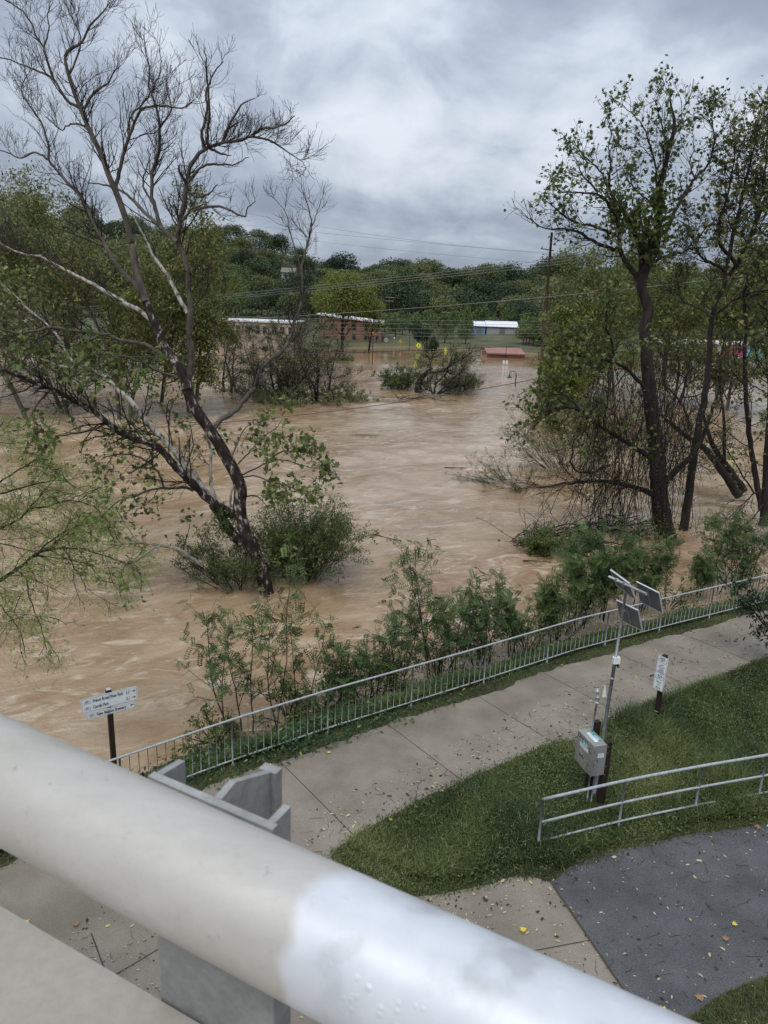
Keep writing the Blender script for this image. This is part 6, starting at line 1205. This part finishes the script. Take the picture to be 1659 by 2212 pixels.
# salmon flooded roof
Yd = 157.; X = lambda px: aty(px, 765, Yd)[0]; Zd = lambda py: aty(1090, py, Yd)[2]; org = np.array([X(1092), Yd, WZ])
e = empty('salmon_building', org, 'low salmon red building drowned up to its eaves, right of centre', 'building'); zt_ = Zd(764.5); m = MB(); bx(m, (X(1052), Yd, -3), (X(1134), Yd+9, zt_)); m.obj('wall', MT['salmon'], e, False, org)
m = MB(); m.prism([(X(1051), Yd-.5, zt_+.003), (X(1051), Yd+6, zt_+.8), (X(1051), Yd+12, zt_+.003), (X(1051), Yd+12, zt_+.15), (X(1051), Yd+6, zt_+.95), (X(1051), Yd-.5, zt_+.13)], [X(1135)-X(1051), 0, 0]); rf = m.obj('roof', MT['salmon'], e, False, org)
m = MB(); bx(m, (X(1051)-.05, Yd-.56, zt_-.12), (X(1135)+.05, Yd-.505, zt_+.12)); m.obj('gutter', MT['frame'], rf, False, org)
# painted wall building at right
Ye = 168.; X = lambda px: aty(px, 765, Ye)[0]; Zf = lambda py: aty(1590, py, Ye)[2]; org = np.array([X(1560), Ye, WZ])
e = empty('mural_building', org, 'long low building with magenta and pale blue painted wall behind the right hand trees', 'building'); m = MB(); bx(m, (X(1500), Ye, -3), (X(1760), Ye+10, Zf(745))); m.obj('wall', MT['greywall'], e, False, org); m = MB(); bx(m, (X(1499), Ye-.3, Zf(745)+.003), (X(1761), Ye+10.3, Zf(740))); m.obj('roof', MT['white'], e, False, org)
for a, b, c, d, k in ((1560, 1580, 776, 748, 'pink'), (1581, 1603, 776, 746, 'pink'), (1604, 1640, 772, 746, 'cyan'), (1641, 1690, 772, 746, 'green'), (1586, 1598, 776, 768, 'signwhite'), (1520, 1552, 770, 752, 'beige')):
    m = MB(); bx(m, (X(a), Ye-.06-(.03 if k == 'signwhite' else 0), Zf(c)), (X(b), Ye-.003, Zf(d))); m.obj('painted_panel', MT[k], e, False, org)
Yg = 150.; X = lambda px: aty(px, 765, Yg)[0]; Zf = lambda py, px=1450: aty(px, py, Yg)[2]
for xa, xb, ya, yb, lab in ((1425, 1480, 742, 768, 'white box trailer half drowned behind the vine draped trunk'), (1484, 1512, 768, 790, 'smaller white box trailer right of the other, deeper in the water')):
    org = np.array([X((xa+xb)/2), Yg, WZ]); e = empty('trailer', org, lab, 'trailer'); m = MB(); bx(m, (X(xa), Yg, -2.5), (X(xb), Yg+2.5, Zf(ya))); m.obj('box_body', MT['greywall'], e, False, org); m = MB(); bx(m, (X(xa)-.05, Yg-.05, Zf(ya)+.003), (X(xb)+.05, Yg+2.55, Zf(ya)+.25)); m.obj('roof', MT['white'], e, False, org)
# house on the hill
Yh = 330.; org = np.array([aty(622, 590, Yh)[0], Yh, aty(622, 600, Yh)[2]]); e = empty('hillside_house', org, 'small grey house among the trees on the left hill', 'house'); w_ = 2.7; m = MB(); bx(m, org+[-w_, 0, -6], org+[w_, 6, 2.2]); m.obj('wall', MT['greywall'], e, False, org)
m = MB(); m.prism([org+[-w_-.4, -.5, 2.2], org+[-w_-.4, 3, 4.2], org+[-w_-.4, 6.5, 2.2]], [2*w_+.8, 0, 0]); m.obj('roof', MT['frame'], e, False, org); window(e, org, org[0]-1.6, org[0]-.7, org[2]+.4, org[2]+1.6, Yh); window(e, org, org[0]+.6, org[0]+1.5, org[2]+.4, org[2]+1.6, Yh)
# ------------------------------------------------------------------ masts, poles, lamps, road signs
for px, pt_, pb, lab, ant in ((611, 497, 545, 'left and slimmer lattice radio mast on the far hilltop', 0), (682, 504, 550, 'right hand radio mast with antennas on the far hilltop', 1)):
    Y = 560.; a = aty(px, pb, Y); b = aty(px, pt_, Y); h_ = b[2]-a[2]; e = empty('radio_mast', a, lab, 'mast'); 
    for i in range(3): an = i*2.094; m = MB(); m.tube([a+[1.1*math.cos(an), 1.1*math.sin(an), 0], b+[.25*math.cos(an), .25*math.sin(an), 0]], .11, 4); m.obj('leg', MT['galv'], e, False, a)
    Pz = [a+(b-a)*k/22+np.array([(1.1-.85*k/22)*math.cos(k*2.094), (1.1-.85*k/22)*math.sin(k*2.094), 0]) for k in range(23)]; m = MB(); m.tube(Pz, .08, 4); m.obj('bracing', MT['galv'], e, False, a)
    if ant:
        for z_ in (.62, .7, .78): m = MB(); q = a+(b-a)*z_; m.box(q, [3.4, .4, .5]); m.obj('antenna', MT['galv'], e, False, a)
    m = MB(); m.tube([b, b+[0, 0, 2.5]], .08, 4); m.obj('spike', MT['galv'], e, False, a)
MT['wood'] = rough_mat('utility_pole_wood', (.045, .030, .022), (.09, .06, .045), 2, .9, .3, 20, stretch=(1, 1, .2))
Yu = 88.; a = aty(1168, 800, Yu); b = aty(1192, 502, Yu); a = a-(b-a)*((a[2]-WZ+1)/(b[2]-a[2])); e = empty('utility_pole', [a[0], a[1], WZ], 'tall brown utility pole leaning right, left of the vine draped tree', 'utility pole')
o_ = np.array([a[0], a[1], WZ]); m = MB(); m.tube([a, (a+b)/2, b], [.22, .18, .13], 10); m.obj('pole', MT['wood'], e, True, o_); q = a+(b-a)*.905; m = MB(); m.tube([q+[-1.1, 0, .12], q+[.4, 0, -.05]], .06, 5); ca_ = m.obj('bracket_arm', MT['wood'], e, False, o_); m = MB(); m.tube([q+[-.95, 0, .1], q+[-.95, 0, .38]], .07, 6); m.obj('insulator', MT['galvdark'], ca_, False, o_)
m = MB(); q2 = a+(b-a)*.88; m.tube([q2, b+(a-b)*.03+[-.5, 0, -1.2], b+(a-b)*.02], .02, 4); m.obj('guy_strand', MT['galvdark'], e, False, o_)
for px, py_t, Y, lab in ((842, 640, 225, 'distant crossarm pole standing before the dark wood'), (963, 672, 222, 'small distant crossarm pole above the far field')):
    b = aty(px, py_t, Y); z0_ = float(hz(np.array(b[0]), np.array(Y))); o_ = np.array([b[0], Y, z0_]); e = empty('distribution_pole', o_, lab, 'utility pole'); m = MB(); m.tube([o_-[0, 0, .5], b], .13, 6); m.obj('pole', MT['wood'], e, False, o_)
    for k_ in (.3, 1.3): m = MB(); m.box(b-[0, 0, k_], [2.4, .12, .12]); m.obj('crossarm', MT['galv'], e, False, o_)
def lamp(px, pbase, ptop, lab, flip=-1):
    p = atz(px, pbase, WZ); Y = p[1]; top = aty(px, ptop, Y)[2]; e = empty('street_lamp', p, lab, 'street lamp', 'gooseneck street lamps in the flood'); m = MB(); m.tube([p-[0, 0, 1.5], [p[0], Y, top-.35]], .07, 8); m.obj('pole', MT['black'], e, True, p)
    t = np.linspace(0, math.pi, 10); r = .45; P = [(p[0]+flip*(r-r*math.cos(u)), Y, top-.35+r*math.sin(u)*.9) for u in t]; m = MB(); m.tube(P, .045, 6); m.obj('gooseneck', MT['black'], e, True, p)
    q = np.array(P[-1]); m = MB(); m.tube([q, q-[0, 0, .2], q-[0, 0, .35], q-[0, 0, .5], q-[0, 0, .52]], [.06, .1, .2, .36, .36], 12); m.obj('lamp_shade', MT['black'], e, True, p)
lamp(804, 788, 725, 'tall gooseneck street lamp in the water before the brick building', 1); lamp(1113, 834, 803, 'gooseneck street lamp drowned to its neck, right of the crooked tree')
def post(px, pbase, ptop, lab, Y=None, r=.06):
    p = atz(px, pbase, WZ); top = aty(px, ptop, p[1]); m = MB(); m.tube([p-[0, 0, 1.5], [p[0], p[1], top[2]]], r, 6); m.tube([[p[0], p[1], top[2]+.001], [p[0], p[1], top[2]+.1]], r*1.4, 6); o = m.obj('marker_post', MT['black'], None, False, p); o.location = p; setp(o, lab, 'post')
post(1092, 774, 749, 'thin dark post standing in front of the salmon building'); post(884, 758, 718, 'thin dark post between the brick building and the yellow signs'); post(739, 752, 738, 'short dark post at the mural corner of the brick building')
def rsign(px, pc, pbase, s_, shape, mat_, lab, ang=0, sym=False, zb=None):
    p = atz(px, pbase, WZ) if zb is None else aty(px, pbase, zb); Y = p[1]; c = aty(px, pc, Y); e = empty('road_sign', p, lab, 'road sign'); m = MB(); m.tube([p-[0, 0, 1.2], c], .035, 5); m.obj('post', MT['galvdark'], e, False, p)
    n = 4 if shape == 'd' else 8; ph = 0 if shape == 'd' else math.pi/8; t = np.arange(n)*2*math.pi/n+ph; ax_ = np.array([math.cos(ang), math.sin(ang), 0]); nn = np.array([-ax_[1], ax_[0], 0])
    if shape == 'r': P2 = np.array([(-.5, -.6), (.5, -.6), (.5, .6), (-.5, .6)])*s_
    else: P2 = np.column_stack([np.cos(t), np.sin(t)])*s_
    P = c-nn*.05+P2[:, :1]*ax_+P2[:, 1:]*up; m = MB(); m.prism(P, nn*.02); f = m.obj('sign_face', MT[mat_], e, False, p)
    if sym: m = MB(); m.prism(c-nn*.062+np.array([[-.12, -.5], [.0, -.1], [.12, -.5], [.2, -.45], [.1, .1], [.18, .15], [.05, .3], [.05, .45], [-.08, .45], [-.08, .3], [-.2, .05], [-.1, .05], [-.2, -.45]])[:, :1]*s_*ax_+np.array([[-.12, -.5], [.0, -.1], [.12, -.5], [.2, -.45], [.1, .1], [.18, .15], [.05, .3], [.05, .45], [-.08, .45], [-.08, .3], [-.2, .05], [-.1, .05], [-.2, -.45]])[:, 1:]*s_*up, nn*.008); m.obj('walking_symbol', MT['black'], f, False, p)
rsign(904, 746, 758, .62, 'd', 'ysign', 'bright yellow diamond walking sign at the flood edge, the largest one', 0, True); rsign(897, 789, 796, .62, 'd', 'ysign', 'bright yellow diamond sign turned edge on, standing in the river', 1.1, True)
rsign(962, 755, 759, .5, 'd', 'ysign', 'yellow diamond sign half hidden behind the crooked tree', .5); rsign(865, 737, 752, .45, 'd', 'orange', 'small orange diamond sign beside the far shrubs', .6); rsign(834, 734, 752, .55, 'o', 'signback', 'grey back of an octagonal stop sign near the brick building', 0); rsign(852, 730, 746, .32, 'r', 'signwhite', 'tiny white rectangular sign between the octagon and the orange sign', 0)
m = MB(); p = atz(1091, 788, WZ); m.tube([p-[0, 0, 1], p+[0, 0, .3]], .04, 5); 
e = empty('road_sign', p, 'pair of tiny white plates just above the flood, below the salmon building', 'road sign'); m.obj('post', MT['galvdark'], e, False, p)
for dx in (-.28, .28): m = MB(); m.box(p+[dx, -.06, .45], [.4, .03, .7]); m.obj('sign_face', MT['signwhite'], e, False, p)
MT['gravel'] = rough_mat('wet_gravel_bank', (.20, .17, .13), (.30, .27, .22), .3, .7, .2, 3)
# ------------------------------------------------------------------ overhead wires
MT['wire'] = plain('black_cable', (.03, .03, .032), .6); MT['wirepale'] = plain('aluminium_wire', (.17, .18, .18), .45, .2)
def wire(px, Y0, Y1, r, lab, mat_='wire', group=None, name='overhead_wire', n=40):
    """cable through measured points, drawn with a smooth sag"""
    px = np.array(px, float); c = np.polyfit(px[:, 0], px[:, 1], min(2, len(px)-1)); xs_ = np.linspace(px[0, 0], px[-1, 0], n); ys_2 = np.polyval(c, xs_)
    P = [aty(x, y, Y0+(Y1-Y0)*(x-px[0, 0])/(px[-1, 0]-px[0, 0])) for x, y in zip(xs_, ys_2)]; o_ = np.array(P[0]); m = MB(); m.tube(P, r, 4); o = m.obj(name, MT[mat_], None, False, o_); o.location = o_; setp(o, lab, 'cable', group)
wire([(-200, 768), (290, 771), (540, 769), (900, 757), (1210, 741), (1659, 713), (1900, 697)], 46, 40, .020, 'heavy black cable crossing the whole picture just above the flooded far shore', name='power_cable')
wire([(200, 930), (620, 901), (934, 857), (1210, 808), (1320, 785), (1520, 738)], 42, 38, .016, 'lowest black cable slanting across the open river to the vine draped tree', name='power_cable')
wire([(560, 684), (826, 676), (1210, 637), (1659, 587), (1900, 560)], 62, 56, .020, 'pale single wire slanting up from the yellow green tree to the right edge', 'wirepale')
wg = 'three parallel wires above the wood'
for i, (d1, d2) in enumerate(((0, 0), (5, 7), (9, 14))): wire([(-200, 690+d1), (130, 676+d1), (432, 638+d1), (826, 605+d1), (1164, 560+d2), (1659, 502+d2), (1900, 470+d2)], 85, 80, .020, ('upper', 'middle', 'lowest')[i]+' of the three parallel wires above the wood, passing the leaning pole', 'wirepale', wg)
for i, (y0, y1, y2, lab) in enumerate(((688, 694, 696, 'first'), (697, 701, 704, 'second'), (706, 712, 716, 'third'), (716, 721, 722, 'fourth'), (724, 728, 726, 'fifth'))): wire([(500, y0-4), (840, y0), (1000, y1), (1240, y2), (1500, y2-6)], 105, 100, .018, lab+' wire from the top of the close set wires over the far field', 'wirepale', 'close set wires over the far field')
for i, (ya, yb, yc, lab) in enumerate(((437, 487, 535, 'top'), (478, 515, 549, 'middle'), (492, 543, 566, 'bottom'))): wire([(380, ya-12), (432, ya), (750, (ya+yc)/2+1.5 if i else 512), (1000, yb+12 if i else 527), (1250, yc+4), (1500, yc+26)], 230, 225, .030, lab+' thin transmission wire crossing the low sky above the wood', 'wirepale', 'transmission wires in the sky')
wire([(1150, 574), (1192, 540), (1320, 556), (1500, 590)], 88, 86, .018, 'short service wire sagging from the leaning pole arm into the trees', 'wirepale')
